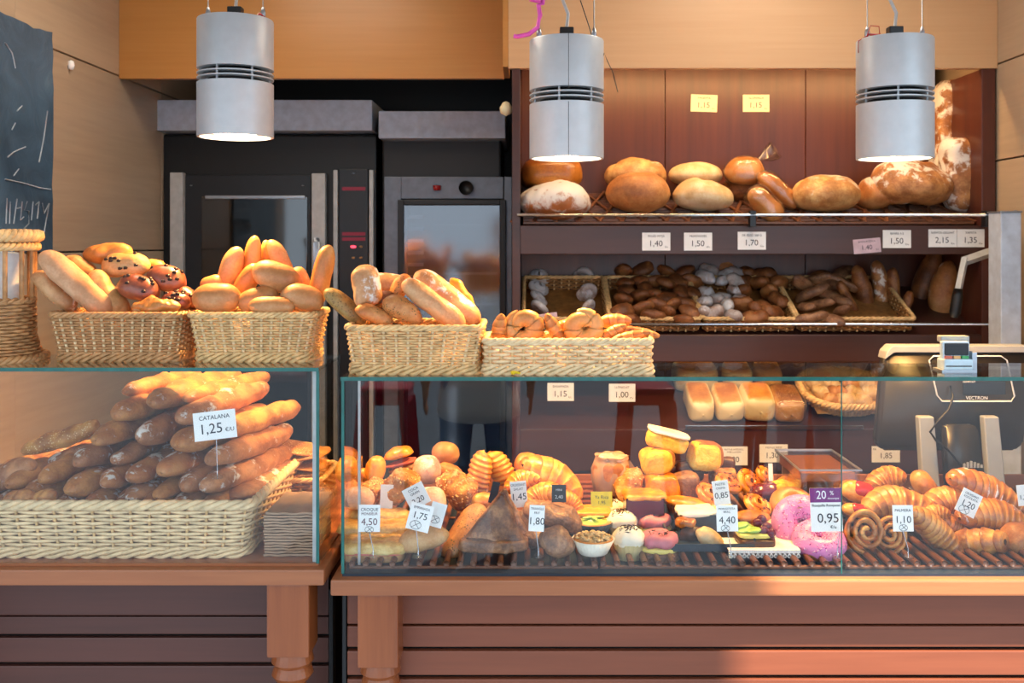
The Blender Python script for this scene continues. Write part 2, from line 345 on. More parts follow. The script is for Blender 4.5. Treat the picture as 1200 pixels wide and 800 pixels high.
mk('knob', tube([P(546, 220, OY-.05), P(546, 220, OY-.01)], .031, 20), M['black'], ov2)
dr = mk('door', join(ob(466, 473, 234, 640, OY-.03, .03), ob(473, 586, 234, 240, OY-.03, .03), ob(586, 593, 234, 640, OY-.03, .03)), M['black'], ov2, smooth=False)
gp = ob(473, 586, 240, 640, OY-.02, .006)
M['glass_oven2'] = glass('oven_door_glass', (.55, .58, .66), 1.6, .07, .09)
mk('door_glass', gp, M['glass_oven2'], dr, smooth=False)
for v in range(252, 380, 14): mk('rack_rail', ob(478, 496, v, v+4, OY+.01, .2, 0), M['grey_metal'], ov2, smooth=False)
for k, (v, h) in enumerate(((262, 3), (318, 5), (355, 3))): mk('baking_tray', ob(497, 584, v, v+h, OY+.02, .22), M['oven_face'], ov2, smooth=False)

# ---------------------------------------------------------------- bread cabinet
CY, BY = 3.54, 3.95
SL = .346                                   # slope of the upper shelf
cab = root('bread_cabinet', (.8, 3.75, 0), 'dark mahogany wall cabinet with three tilted bread shelves and chrome rails', 'cabinet')
X0, X1 = -.062, 1.697
def z(v, Y=CY): return EYE-(v-285)*Y/F
mk('side_panel', box(X0, X0+.03, CY+.002, BY+.03, 0, 2.183, .003), M['mahog_dark'], cab, smooth=False)
mk('side_panel', box(X1-.055, X1-.005, CY+.002, BY+.03, 0, 2.183, .003), M['mahog'], cab, smooth=False)
for a, b in ((X0+.03, .55), (.552, 1.118), (1.12, X1-.055)): mk('back_panel', box(a, b, BY, BY+.03, .02, 2.30, .003), M['mahog'], cab, smooth=False)
xa, xb = X0+.03, X1-.055
def ramp_board(z0, sl, th=.02, y1=BY): return (np.array([(x, y, zz) for y, zz in ((CY+.02, z0), (y1, z0+sl*(y1-CY-.02)), (y1, z0+sl*(y1-CY-.02)-th), (CY+.02, z0-th)) for x in (xa, xb)]), [(0, 1, 3, 2), (2, 3, 5, 4), (4, 5, 7, 6), (6, 7, 1, 0), (0, 2, 4, 6), (1, 7, 5, 3)])
mk('shelf_front', box(xa, xb, CY, CY+.02, z(298), z(264), .003), M['mahog_dark'], cab, smooth=False)
mk('shelf_board', ramp_board(z(266), SL), M['black'], cab, smooth=False)
mk('shelf_front', box(xa, xb, CY, CY+.02, z(424), z(392), .003), M['mahog_dark'], cab, smooth=False)
mk('shelf_board', ramp_board(z(394), .42), M['mahog_dark'], cab, smooth=False)
mk('shelf_front', box(xa, xb, CY, CY+.02, z(552), z(503), .003), M['mahog_dark'], cab, smooth=False)
mk('shelf_board', ramp_board(z(505), .38), M['mahog_dark'], cab, smooth=False)
mk('plinth', box(xa, xb, CY+.01, BY, .0, z(552), .003), M['mahog_dark'], cab, smooth=False)
mk('shelf_edge', box(P(803, 0, CY-.008).x, P(1012, 0, CY-.008).x, CY-.008, CY-.001, z(503), z(498), .001), M['chrome'], cab, smooth=False)
for v, u0, u1 in ((252, 606, 1160), (380, 606, 1160)):
    r = mk('rail', tube([P(u0, v, CY-.03), P(u1, v, CY-.03)], .0062, 10), M['chrome'], cab)
for u, v in ((880, 256), (1153, 256)): mk('rail_bracket', join(box(*[P(u-3.5, 0, CY).x, P(u+3.5, 0, CY).x], CY-.036, CY+.0, z(266), z(247), .002)), M['dark'], cab, smooth=False)
# slatted mat of the upper shelf: laths across and laths down the slope
def s1(Y): return z(266)+SL*(Y-CY-.02)
md_c = None
for k in range(12):
    Y = CY+.045+k*.032
    md = box(xa+.01, xb-.01, Y-.008, Y+.008, s1(Y)+.002, s1(Y)+.012, .002)
    mk('lath', md, M['rod'], cab, smooth=False)
lath = None
for k in range(40):
    x = xa+.03+k*.0405; Y0, Y1 = CY+.03, BY-.01
    if lath is None:
        L = (Y1-Y0)/math.cos(math.atan(SL)); lath = mk('cross_lath', xf(box(-.006, .006, -L/2, L/2, -.004, .004, .002), Matrix.Rotation(math.atan(SL), 4, 'X')), M['rod'], cab, smooth=False); o = lath
    else: o = lath.copy(); COL.objects.link(o)
    o.location = Vector((x, (Y0+Y1)/2, s1((Y0+Y1)/2)+.017))-WLOC[cab.name]; o.rotation_euler = (0, 0, .35 if k % 2 else -.35)

# warm tube lights fixed under the cabinet top and under the middle shelf
M['tube_glow'] = emit('tube_glow', (1, .62, .26), 4)
for x0_, x1_, y_, z_, en in ((xa+.1, xb-.1, CY+.07, 2.255, 9), (P(790, 0, CY).x, xb-.1, CY+.06, z(408), 7)):
    tl = root('tube_light', ((x0_+x1_)/2, y_, z_), 'warm tube light hidden under the cabinet '+('top' if en == 9 else 'middle shelf'), 'light')
    mk('housing', box(x0_-.02, x1_+.02, y_-.02, y_+.02, z_+.006, z_+.016, .002), M['white'], tl, smooth=False); mk('tube', tube([(x0_, y_, z_), (x1_, y_, z_)], .006, 8), M['tube_glow'], tl)
    al = bpy.data.lights.new('tube_lamp', 'AREA'); ao = bpy.data.objects.new('tube_lamp', al); COL.objects.link(ao); ao.parent = tl; al.shape = 'RECTANGLE'; al.size = x1_-x0_; al.size_y = .02; al.energy = en*(.85 if en == 9 else .15); al.color = (1, .6, .25); ao.location = (0, 0, -.01); ao.rotation_euler = (.5, 0, 0)
# aluminium post and slicing lever by the right wall
po = root('metal_post', P(1184, 400, 3.25), 'pale aluminium upright box at the end of the bread cabinet', 'post')
a, b = P(1173, 720, 3.25), P(1197, 249, 3.25)
mk('upright', box(a.x, b.x, 3.25, 3.34, 0, b.z, .004), M['hood'], po, smooth=False); mk('cap', box(a.x-.003, b.x+.003, 3.247, 3.345, b.z, b.z+.006, .002), M['steel'], po, smooth=False)
mk('screw', lathe([(0, 0), (.006, .001), (.005, .004), (0, .005)], 10, P(1190, 249, 3.29)+Vector((0, 0, .004))), M['steel'], po)
lv = root('slicer_lever', P(1166, 295, 3.46), 'bent grey metal lever with a black grip at the cabinet end', 'lever')
def strap(pts, w, d):
    p = np.array([tuple(q) for q in pts]); return tube(p, w, 4, ry=d)
mk('arm', join(strap([P(1168, 293, 3.47), P(1130, 306, 3.44)], .017, .017), strap([P(1131, 302, 3.44), P(1122, 345, 3.42)], .013, .013)), M['grey_metal'], lv, smooth=False)
mk('grip', tube([P(1123, 338, 3.42), P(1122, 348, 3.42), P(1119, 366, 3.415), P(1118, 372, 3.415)], [.014, .019, .019, .012], 12), M['black'], lv)

# ---------------------------------------------------------------- pendant lamps
M['lamp_glow'] = emit('lamp_glow', (1, .80, .52), 14)
def lamp(u, vb, Y, label, extra, vtop):
    c = P(u, vb, Y); R = 43.5*Y/F; H = (vb-vtop)*Y/F*1.0
    t = root('pendant_lamp', c, label, 'lamp', 'pendant lamps over the counter')
    g0, g1 = .455*H, .575*H
    lower = lathe([(R*.93, .0), (R, 0), (R, g0), (R*.80, g0), (R*.8, g0-.004), (R*.93, g0-.01)], 48, c)
    upper = lathe([(0, H), (R*.985, H), (R, H-.003), (R, g1), (R*.8, g1), (0, g1)], 48, c)
    lower = (lower[0], [f for f in lower[1] if len(f) == 4], lower[2])
    for nm, md in (('lower_shade', lower), ('upper_shade', upper)):
        o = mk(nm, md, M['alum'], t); o.data.polygons.foreach_set('use_smooth', [True]*len(o.data.polygons))
        m = o.modifiers.new('edge', 'EDGE_SPLIT'); m.split_angle = .7
    for k in (1, 2): mk('cooling_ring', lathe([(R*.7, g0+(g1-g0)*k/3-.0015), (R*1.0, g0+(g1-g0)*k/3-.0015), (R*1.0, g0+(g1-g0)*k/3+.0015), (R*.7, g0+(g1-g0)*k/3+.0015)], 48, c), M['alum'], t, smooth=False)
    mk('core', lathe([(0, g0-.002), (R*.72, g0-.002), (R*.72, g1+.002), (0, g1+.002)], 32, c), M['black'], t)
    for a in range(0, 360, 60):
        d = Vector((math.cos(math.radians(a+15)), math.sin(math.radians(a+15)), 0))*R*.88; mk('spacer', tube([c+d+Vector((0, 0, g0)), c+d+Vector((0, 0, g1))], .003, 6), M['alum'], t)
        mk('diffuser', lathe([(0, .0142), (R*.86, .0142), (R*.86, .0155), (0, .0155)], 32, c), M['lamp_glow'], t)
    mk('baffle', lathe([(0, .016), (R*.915, .016), (R*.915, .03), (0, .03)], 32, c), M['black'], t)
    top = c+Vector((0, 0, H))
    mk('socket_box', box(top.x-.018, top.x+.018, top.y-.015, top.y+.015, top.z, top.z+.034, .003), M['black'], t, smooth=False)
    cz = 2.75
    mk('power_cable', tube([top+Vector((0, 0, .03)), top+Vector((.004, 0, .07)), top+Vector((-.015, .01, .12)), top+Vector((.01, .02, .2)), Vector((top.x, top.y, cz))], .0045, 8), M['grey_metal'], t)
    for s in (-1, 1):
        b = top+Vector((s*R*.74, 0, 0)); mk('wire_clamp', lathe([(0, 0), (.007, 0), (.007, .02), (.003, .034), (0, .034)], 10, b), M['steel'], t)
        mk('suspension_wire', tube([b+Vector((0, 0, .03)), Vector((b.x, b.y, cz))], .0016, 6), M['steel'], t)
    extra(t, top, R)
    ld = bpy.data.lights.new('lamp_bulb', 'SPOT'); lo = bpy.data.objects.new('lamp_bulb', ld); COL.objects.link(lo); lo.parent = t
    lo.location = (0, 0, -.004); ld.energy = 62; ld.color = (1, .50, .13); ld.spot_size = 2.5; ld.spot_blend = .7; ld.shadow_soft_size = .05
    return t
def ribbon(pts, name, mat, t, r=.004): mk(name, tube(pts, r, 6), mat, t)
def ex1(t, top, R):
    ribbon([top+Vector((-.07, 0, .006)), top+Vector((-.05, .01, .012)), top+Vector((-.02, -.01, .006))], 'cable_tie', M['white'], t, .003)
    ribbon([top+Vector((.05, 0, .004)), top+Vector((.065, -.01, .016)), top+Vector((.08, .0, .004))], 'cable_tie', M['red'], t, .003)
def ex2(t, top, R):
    M['pinkrib'] = plain('pink_ribbon', 'f05ab8', .5)
    p = lambda u, v: P(u, v, 2.5)
    ribbon([p(638, -8), p(636, 4), p(631, 6), p(633, 18), p(630, 32), p(620, 40), p(606, 43), p(602, 42)], 'pink_ribbon', M['pinkrib'], t, .006)
    ribbon([p(634, 2), p(622, 0), p(630, -6)], 'pink_ribbon', M['pinkrib'], t, .006)
    ribbon([p(703, 78), p(708, 62), p(712, 72), p(718, 84), p(724, 108)], 'stray_wire', M['dark'], t, .0012)
    ribbon([p(680, 0), p(690, 30), p(694, 44)], 'stray_wire', M['dark'], t, .0012)
    mk('seam', tube([p(664.5, 48)+Vector((0, -R*1.0, 0)), p(664.5, 110)+Vector((0, -R*1.0, 0))], .0007, 4), M['dark'], t)
    mk('seam', tube([p(664.5, 125)+Vector((0, -R*1.0, 0)), p(664.5, 186)+Vector((0, -R*1.0, 0))], .0007, 4), M['dark'], t)
def ex3(t, top, R):
    p = lambda u, v: P(u, v, 2.5)
    for a in range(3):
        j = a*1.3
        ribbon([p(1014, 44+j), p(1018, 40), p(1030, 43-j), p(1042, 41+j), p(1047, 45)], 'red_cable', M['red'], t, .0022)
    ribbon([p(1062, 44), p(1070, 42), p(1079, 40), p(1080, 45)], 'red_cable', M['red'], t, .003)
    ribbon([p(1006, 62), p(1006, 48), p(1016, 42), p(1020, 30), p(1030, 31), p(1031, 40)], 'red_cable', M['red'], t, .0014)
LY = 2.52
lamp(276, 161, LY, 'pale grey cylinder pendant lamp hanging in front of the black oven', ex1, 24)
lamp(664, 186, LY, 'white cylinder pendant lamp with a bright pink ribbon tied above', ex2, 48)
lamp(1048.5, 186, LY, 'white cylinder pendant lamp with red cable wound on its top', ex3, 47)
mk('hanging_knob', lathe([(0, 0), (.02, .01), (.024, .03), (.012, .05), (0, .055)], 12, (-.085, 3.6, P(0, 136, 3.6).z)), M['cream'], cab)

# ---------------------------------------------------------------- glass display cases
GL, TL = .829, 1.271       # left case floor and top
GR, TR = .806, 1.250
def case(name, label, x0, x1, zf, zt, depth_top, feetx, leg_label, apron):
    t = root(name, ((x0+x1)/2, 2.5, zf), label, 'display case')
    yb = 3.02
    mk('base_board', box(x0-.02 if x0 > -1 else x0, x1+.015, 2.175, yb, zf-.042, zf-.006, .005), M['rail'], t, smooth=False)
    mk('deck', box(x0+.002, x1-.002, 2.2, yb-.01, zf-.006, zf, 0), M['bluetray'] if x0 > -1 else M['rail'], t, smooth=False)
    mk('front_glass', box(x0+.008, x1-.008, 2.2, 2.206, zf, zt-.008, 0), M['glass'], t, smooth=False)
    tp = mk('top_glass', box(x0, x1, 2.192, 2.2+depth_top, zt-.008, zt, 0), M['glass_top'], t, smooth=False)
    mk('top_edge', box(x0, x1, 2.1895, 2.1922, zt-.0085, zt+.0002, .0005), M['glass_edge'], tp, smooth=False)
    return t
cl = case('glass_case', 'glass counter case holding floured baguettes in a long basket', XL+.005, -.472, GL, TL, .245, None, None, None)
mk('end_glass', box(-.479, -.473, 2.2, 2.2+.245, GL, TL-.008), M['glass'], cl, smooth=False)
mk('end_edge', box(-.4795, -.4725, 2.1975, 2.2, GL, TL-.008, .0005), M['glass_edge'], cl, smooth=False)
mk('corner_post', box(-.49, -.481, 2.208, 2.217, GL, TL-.009, .001), M['grey_metal'], cl, smooth=False)
XC0, XC1 = -.423, 1.62
cr = case('glass_case', 'long glass counter case filled with pastries under many price cards', XC0, XC1, GR, TR, .245, None, None, None)
mk('end_glass', box(XC0+.0005, XC0+.0065, 2.2, 2.2+.245, GR, TR-.008), M['glass'], cr, smooth=False)
mk('end_edge', box(XC0, XC0+.007, 2.1975, 2.2, GR, TR-.008, .0005), M['glass_edge'], cr, smooth=False)
mk('corner_post', box(XC0+.03, XC0+.036, 2.24, 2.246, GR, TR-.009, .001), M['grey_metal'], cr, smooth=False)
mk('pane_joint', box(P(986, 0, 2.2).x-.0012, P(986, 0, 2.2).x+.0012, 2.1985, 2.2, GR, TR-.009), M['glass_edge'], cr, smooth=False)
mk('inner_shelf_edge', box(XC0+.01, XC1-.01, 2.93, 2.94, GR+.0, GR+.05, .002), M['rail'], cr, smooth=False)
# legs, front panels
def leg(par, x, zt, w=.05):
    mk('leg', join(box(x-w, x+w, 2.19, 2.19+2*w, zt-.168, zt, .006),
        lathe([(w*.9, zt-.168), (w*.95, zt-.178), (w*1.0, zt-.19), (w*.82, zt-.2), (w*.9, zt-.207), (w*.98, zt-.22), (w*.8, zt-.232), (w*.62, zt-.238), (w*.62, zt-.246), (w*.85, zt-.262), (w*.98, zt-.3), (w*1., zt-.34), (w*.9, zt-.42), (w*.66, zt-.55), (w*.6, zt-.62), (w*.9, zt-.65), (w*.7, zt-.68), (w*.5, .03), (w*.5, 0)], 28, (x, 2.19+w, 0))), M['leg'], par, smooth=False)
    o = par.children[-1]
    for p in o.data.polygons: p.use_smooth = p.center.z+o.location.z < -.172 or len(p.vertices) == 4 and p.area < .0006
lx = P(337, 0, 2.19).x; leg(cl, lx, GL-.042, .048)
leg(cl, -1.5, GL-.042, .048)
lx2 = P(442.5, 0, 2.19).x; leg(cr, lx2, GR-.042, .046); leg(cr, 1.55, GR-.042, .046)
mk('back_leg_panel', box(XC0+.02, XC1-.02, 2.96, 3.0, 0, GR-.042), M['mahog_dark'], cr, smooth=False)
mk('back_leg_panel', box(XL+.02, -.49, 2.96, 3.0, 0, GL-.042), M['mahog_dark'], cl, smooth=False)
fl = root('slatted_front', (-1.0, 2.43, 0), 'dark slatted wooden front set back behind the baguette case', 'panel')
YS = 2.42
def sl(par, x0, x1, za, zb, Y, m, nm='slat'): mk(nm, box(x0, x1, Y, Y+.018, zb, za, .003), m, par, smooth=False)
xr1 = P(385, 0, YS).x
for va, vb in ((676, 721), (722.5, 743), (747, 776), (780, 809), (813, 842), (846, 875), (879, 908), (912, 941), (945, 974), (978, 1007), (1010, 1018)):
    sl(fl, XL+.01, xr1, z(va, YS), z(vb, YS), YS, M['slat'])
mk('backing', box(XL+.01, xr1, YS+.02, YS+.03, 0, GL-.05), M['black'], fl, smooth=False)
mk('end_frame', box(xr1+.002, xr1+.012, YS-.004, YS+.03, 0, z(690, YS), .002), M['black'], fl, smooth=False)
fr = root('slatted_front', (.6, 2.3, 0), 'reddish slatted wooden front under the pastry case', 'panel')
YS2 = 2.27
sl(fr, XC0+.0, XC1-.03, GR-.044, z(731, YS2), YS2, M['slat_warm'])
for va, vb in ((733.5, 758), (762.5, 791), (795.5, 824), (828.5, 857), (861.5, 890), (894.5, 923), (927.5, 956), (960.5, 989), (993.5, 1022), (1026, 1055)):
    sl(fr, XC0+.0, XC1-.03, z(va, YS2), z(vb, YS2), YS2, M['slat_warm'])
mk('backing', box(XC0+.0, XC1-.03, YS2+.02, YS2+.03, 0, GR-.05), M['black'], fr, smooth=False)
mk('end_frame', box(XC0-.012, XC0-.002, YS2, YS2+.03, 0, GR-.05, .002), M['black'], fr, smooth=False)
# small straw mat in the gap
sm = mk('straw_bundle', join(*[tube([P(362+i*2.2, 697+abs(i-6)*.6, 2.5+.01*(i % 3)), P(366+i*2.2, 705, 2.48)], .004, 6) for i in range(11)]), M['wicker']); tg(sm, 'small straw bundle in the gap behind the table leg', 'straw', None, 'stuff')

# tray of rods on the deck of the pastry case
YR0, YR1 = 2.222, 2.90; ZT = GR+.018
def tray(x0, x1, label):
    t = root('rod_tray', ((x0+x1)/2, (YR0+YR1)/2, GR), label, 'tray', 'rod trays in the pastry case')
    for Y in (YR0+.012, 2.42, 2.63, YR1-.012): mk('crossbar', box(x0, x1, Y-.006, Y+.006, GR+.0005, GR+.007, .002), M['rod'], t, smooth=False)
    n = int((x1-x0)/.031); me = None
    for k in range(n+1):
        x = x0+.008+(x1-x0-.016)*k/n
        if me is None: o = mk('rod', tube([(0, -(YR1-YR0)/2, 0), (0, (YR1-YR0)/2, 0)], .0075, 8), M['rod'], t, True); me = o.data; 
        else: o = mk('rod', None, None, t, True, mesh=me)
        o.location = Vector((x, (YR0+YR1)/2, GR+.0148))-WLOC[t.name]
    return t
tray(XC0+.012, P(700, 0, 2.25).x, 'brown rod tray under the savoury pastries and toasts')
tray(P(702, 0, 2.25).x, P(984, 0, 2.25).x, 'brown rod tray under the cakes and doughnuts')
tray(P(986, 0, 2.25).x, XC1-.012, 'brown rod tray under the croissants')
tb = root('slat_rack', (P(688, 0, 2.68).x, 2.68, .86), 'small red-brown slatted rack behind the orange croissants', 'rack')
for k in range(6): mk('slat', box(P(660, 0, 2.7).x, P(722, 0, 2.7).x, 2.62+k*.03, 2.645+k*.03, .835+k*.006, .842+k*.006, .002), M['slat_warm'], tb, smooth=False)
mk('foot', box(P(662, 0, 2.7).x, P(667, 0, 2.7).x, 2.62, 2.80, GR+.021, .838), M['slat_warm'], tb, smooth=False); mk('foot', box(P(715, 0, 2.7).x, P(720, 0, 2.7).x, 2.62, 2.80, GR+.021, .838), M['slat_warm'], tb, smooth=False)

# ---------------------------------------------------------------- blackboard
bb = root('blackboard', (XL+.012, 2.9, 1.9), 'slate-blue blackboard with chalk scrawls on the wood wall', 'blackboard')
r = np.random.RandomState(3); pts = [(0, 0)]
ys = np.linspace(2.35, 3.21, 22); top = 2.237+r.normal(size=22)*.004; bot = 1.522+r.normal(size=22)*.004; zs = np.linspace(1.53, 2.22, 14)
out = [(y, zz) for y, zz in zip(ys, bot)]+[(3.213+r.normal()*.003, q) for q in zs]+[(y, zz) for y, zz in zip(ys[::-1], top)]
md = prism(out, .012, .0015); v = md[0]; md = (np.stack([XL+.002+v[:, 2], v[:, 0], v[:, 1]], 1), md[1]); mk('slate', md, M['board'], bb, smooth=False)
def chalk(uv, w=.003):
    out = []
    for u, vv in uv:
        Y = XL*F/(u-620); p = P(u, vv, Y); out.append((XL+.0155, p.y, p.z))
    return tube(out, .0009, 6, ry=w) if 0 else tube(out, w, 5)
strokes = [[(2, 232), (1, 262)], [(6, 236), (5, 262)], [(14, 233), (10, 262)], [(14, 244), (18, 243)], [(20, 236), (18, 258), (22, 254)], [(26, 236), (23, 246), (28, 247), (28, 262), (22, 268)], [(33, 236), (31, 258)], [(36, 240), (40, 236), (38, 256)], [(44, 238), (46, 250), (52, 238), (46, 272)], [(0, 210), (20, 214), (40, 220), (54, 222)], [(0, 50), (8, 62), (12, 80)], [(3, 184), (10, 178), (24, 172)], [(8, 152), (12, 144)], [(40, 190), (46, 160), (50, 130)], [(14, 130), (20, 124)], [(10, 206), (16, 198)]]
mk('chalk_marks', join(*[chalk(s, .0022) for s in strokes]), M['chalk'], bb)
mk('hook', None, None) if 0 else None
hk = mk('wall_hook', lathe([(0, 0), (.008, .002), (.012, .015), (.009, .03), (0, .034)], 12, (XL+.008, 3.35, P(78, 82, 3.35).z)), M['white']); tg(hk, 'small white hook on the wood wall beside the blackboard', 'hook')
# ---------------------------------------------------------------- bread shapes (centred on the origin, long axis X, up Z)
def loaf(L, Wd, H, e=2.6, ce=2., flat=.75, lump=.03, seed=1, slash=0, sdep=.10, diag=.6, bz=0., by=0., taper=0., nu=40, nv=28, sw=.09):
    s = np.linspace(-1, 1, nu); t = np.sin(PI/2*s); rr = np.maximum(1-np.abs(t)**e, 0)**.5; rr[0] = rr[-1] = .02
    a = np.arange(nv)*2*PI/nv; c, n = np.cos(a), np.sin(a)
    cy = np.sign(c)*np.abs(c)**(2/ce); cz = np.sign(n)*np.abs(n)**(2/ce); cz = np.where(cz < 0, cz*flat, cz)
    k = 1+taper*t
    X = np.repeat((t*L/2)[:, None], nv, 1); Y = Wd/2*(rr*k)[:, None]*cy; Z = H/2*(rr*k)[:, None]*cz
    v = np.stack([X, Y, Z], 2).reshape(-1, 3); sc = min(L, Wd, H)
    d = noise3(v, 2.6/sc*1.6, seed)*lump+noise3(v, 7/sc, seed+9)*lump*.45+noise3(v, 17/sc, seed+5)*lump*.22
    nrm = v/np.array([L*.6, Wd, H]); nrm /= np.linalg.norm(nrm, axis=1)[:, None]+1e-9
    g = np.zeros(len(v)); zr = v[:, 2]/(H/2)
    if slash:
        for q in np.linspace(-.62, .62, slash) if slash > 1 else (0,):
            dd = (v[:, 0]-q*L/2-diag*v[:, 1])/(L*sw if slash > 1 else L*.1); g += np.exp(-dd**2*2)*np.clip(zr*1.6, 0, 1)
    tone = .45+.22*np.clip(zr, -1, 1)+.12*noise3(v, 3/sc, seed+4)
    v = v+nrm*(d*sc-sdep*H*np.clip(g, 0, 1.2)*.6)[:, None]
    v[:, 2] += bz*(v[:, 0]/(L/2))**2*H; v[:, 1] += by*(v[:, 0]/(L/2))**2*Wd
    return grid(v.reshape(nu, nv, 3), crust=np.clip(tone-.4*g, 0, 1.2))
def croiss(L, R, arc=2.4, nseg=4, seed=1, flat=.85, nu=64, nv=18, step=.10, tip=.28):
    s = np.linspace(-1, 1, nu); th = s*arc/2; Rc = L/(2*math.sin(min(arc, PI)/2))
    cx = Rc*np.sin(th); cyy = Rc*(np.cos(th)-math.cos(arc/2)*.5-.5)
    r = R*((1-np.abs(s)**2.2)*(1-tip)+tip); r[0] *= .3; r[-1] *= .3
    f = (np.abs(s)*nseg+.5) % 1.; r = r*(1+step*(.5-f))
    a = np.arange(nv)*2*PI/nv
    swirl = np.mod(np.abs(s)[:, None]*nseg+.5+.12*np.sin(a)[None]*np.sign(s)[:, None], 1.); rr = (R*((1-np.abs(s)**2.2)*(1-tip)+tip))[:, None]*(1+step*(.5-swirl)); rr[0] *= .3; rr[-1] *= .3
    ox, oy = np.sin(th)[:, None], np.cos(th)[:, None]
    P3 = np.stack([cx[:, None]+ox*rr*np.cos(a), cyy[:, None]+oy*rr*np.cos(a), rr*np.sin(a)*flat], 2)
    v = P3.reshape(-1, 3); cr = (.25+.65*(1-swirl)).reshape(-1)+.15*noise3(v, 90, seed)
    v = v*(1+.04*noise3(v, 45, seed+3)[:, None]); v = v-(v.min(0)+v.max(0))/2
    return grid(v.reshape(nu, nv, 3), crust=cr)
def spiral(R, r, turns=2.2, rise=.6, seed=1, nu=80, nv=12):
    th = np.linspace(0, turns*2*PI, nu); q = th/th[-1]; rad = (R-r)*q**.8
    p = np.stack([rad*np.cos(th), rad*np.sin(th), rise*r*(1-q)**1.2], 1)
    rr = r*np.clip(np.minimum(1, (1-q)*14+.12), .1, 1)
    m = tube(p, rr, nv, ry=rr*.9); v = m[0]; cr = .35+.5*(noise3(v, 60, seed)*.4+.5)+.2*(v[:, 2]/r)
    return v, m[1], cr
def curl(R, r, turns=1.25, seed=1, nu=56, nv=16):
    th = np.linspace(0, turns*2*PI, nu); q = th/th[-1]; rad = R*(.30+.42*q)
    p = np.stack([rad*np.cos(th), -.25*r*(1-q), rad*np.sin(th)], 1); rr = r*np.clip(np.sin(PI*np.clip(q*.86+.1, 0, 1))**.5, .25, 1)
    v, f = tube(p, rr, nv, ry=rr)[:2]; cr = .3+.35*(noise3(v, 40, seed)*.5+.5); v = v-(v.min(0)+v.max(0))/2
    return v, f, cr
def donut(R, r, seed=1, nu=40, nv=18, lump=.06):
    a = np.arange(nu)*2*PI/nu; p = np.stack([R*np.cos(a), R*np.sin(a), 0*a], 1); v, f = tube(p, r, nv, True)[:2]
    z = v[:, 2]/r; cr = .75-.5*np.exp(-(z*3)**2)+.1*noise3(v, 80, seed); v = v+np.stack([0*z, 0*z, noise3(v, 50, seed)*lump*r], 1)
    return v, f, cr
def icing(R, r, seed=1, nu=48, nv=14):
    a = np.arange(nu)*2*PI/nu; rr = r*1.07
    v = np.zeros((nu, nv, 3)); lo = -.12+.16*np.sin(a*5+seed)+.1*np.sin(a*8)
    for j in range(nv):
        b = lo+(PI-2*lo)*j/(nv-1); v[:, j, 0] = (R+rr*np.cos(b))*np.cos(a); v[:, j, 1] = (R+rr*np.cos(b))*np.sin(a); v[:, j, 2] = rr*np.sin(b)
    return grid(v, False, True, False)
def bits(n, f, size, seed, long=2.2, amp=.5):
    r = random.Random(seed); out = []
    for _ in range(n):
        p, up = f(r); Q = Vector(up).to_track_quat('Z', 'Y').to_matrix().to_4x4(); s = size*(1+amp*(r.random()-.5))
        m = Matrix.Translation(p) @ Q @ Matrix.Rotation(r.random()*6.28, 4, 'Z')
        out.append(xf(box(-s*long/2, s*long/2, -s/2, s/2, -s*.3, s*.6, s*.25) if 0 else (np.array([(s*long/2, 0, 0), (-s*long/2, 0, 0), (0, s/2, 0), (0, -s/2, 0), (0, 0, s*.45), (0, 0, -s*.45)]), [(0, 2, 4), (2, 1, 4), (1, 3, 4), (3, 0, 4), (2, 0, 5), (1, 2, 5), (3, 1, 5), (0, 3, 5)]), m))
    return join(*out)
def pod(Lx, Ly, Lz, e1=4., e2=4., lump=.03, seed=1, nu=20, nv=28):
    a = np.linspace(-PI/2, PI/2, nu); b = np.arange(nv)*2*PI/nv
    S = lambda x, e: np.sign(x)*np.abs(x)**(2/e)
    X = Lx/2*S(np.cos(a), e1)[:, None]*S(np.cos(b), e2); Y = Ly/2*S(np.cos(a), e1)[:, None]*S(np.sin(b), e2); Z = np.repeat((Lz/2*S(np.sin(a), e1))[:, None], nv, 1)
    v = np.stack([X, Y, Z], 2).reshape(-1, 3); sc = min(Lx, Ly, Lz); n = v/(np.linalg.norm(v, axis=1)[:, None]+1e-9)
    cr = .5+.25*np.clip(v[:, 2]/(Lz/2), -1, 1)+.15*noise3(v, 3/sc, seed+2)
    v = v+n*(noise3(v, 5/sc, seed)*lump*sc)[:, None]; return grid(v.reshape(nu, nv, 3)[:, ::-1], crust=cr)
def muffin(R, h, dome, n=40, pleats=22):
    cup = lathe([(R*.68, 0), (R*.7, .001), (R*.98, h), (R*1.0, h+.001), (R*.93, h-.002)], 88, rad=lambda a: 1+.025*np.sin(a*pleats))
    top = [(R*.97, h-.004), (R*1.08, h+dome*.12), (R*1.02, h+dome*.45), (R*.75, h+dome*.8), (R*.4, h+dome*.97), (.0003, h+dome)]
    v, f = lathe(top, n)[:2]; return cup, (v, f, .5+.3*noise3(v, 60, 3))

_cnt = [100]
def put(name, md, mat, label, cat, p, a=0, yaw=0, tilt=0, group=None):
    o = mk(name, md, mat, local=True); place(o, p, a, yaw, tilt); return tg(o, label, cat, group)
def R(label, u, v, Y, L, T, a=0, mat='golden', yaw=0, tilt=0, W=None, name='bread_roll', cat='bread', group=None, fn=loaf, **kw):
    """A bread by its outline: L and T are its length and thickness in photo pixels at depth Y."""
    s = Y/F; _cnt[0] += 3; kw.setdefault('seed', _cnt[0])
    if fn is loaf: md = loaf(L*s, (W or T)*s, T*s, **kw)
    elif fn is croiss: md = croiss(L*s, T*s/2, **kw)
    elif fn is pod: md = pod(L*s, (W or T)*s, T*s, **kw)
    else: md = fn(L*s, T*s, **kw)
    return put(name, md, M[mat], label, cat, P(u, v, Y), a, yaw, tilt, group)

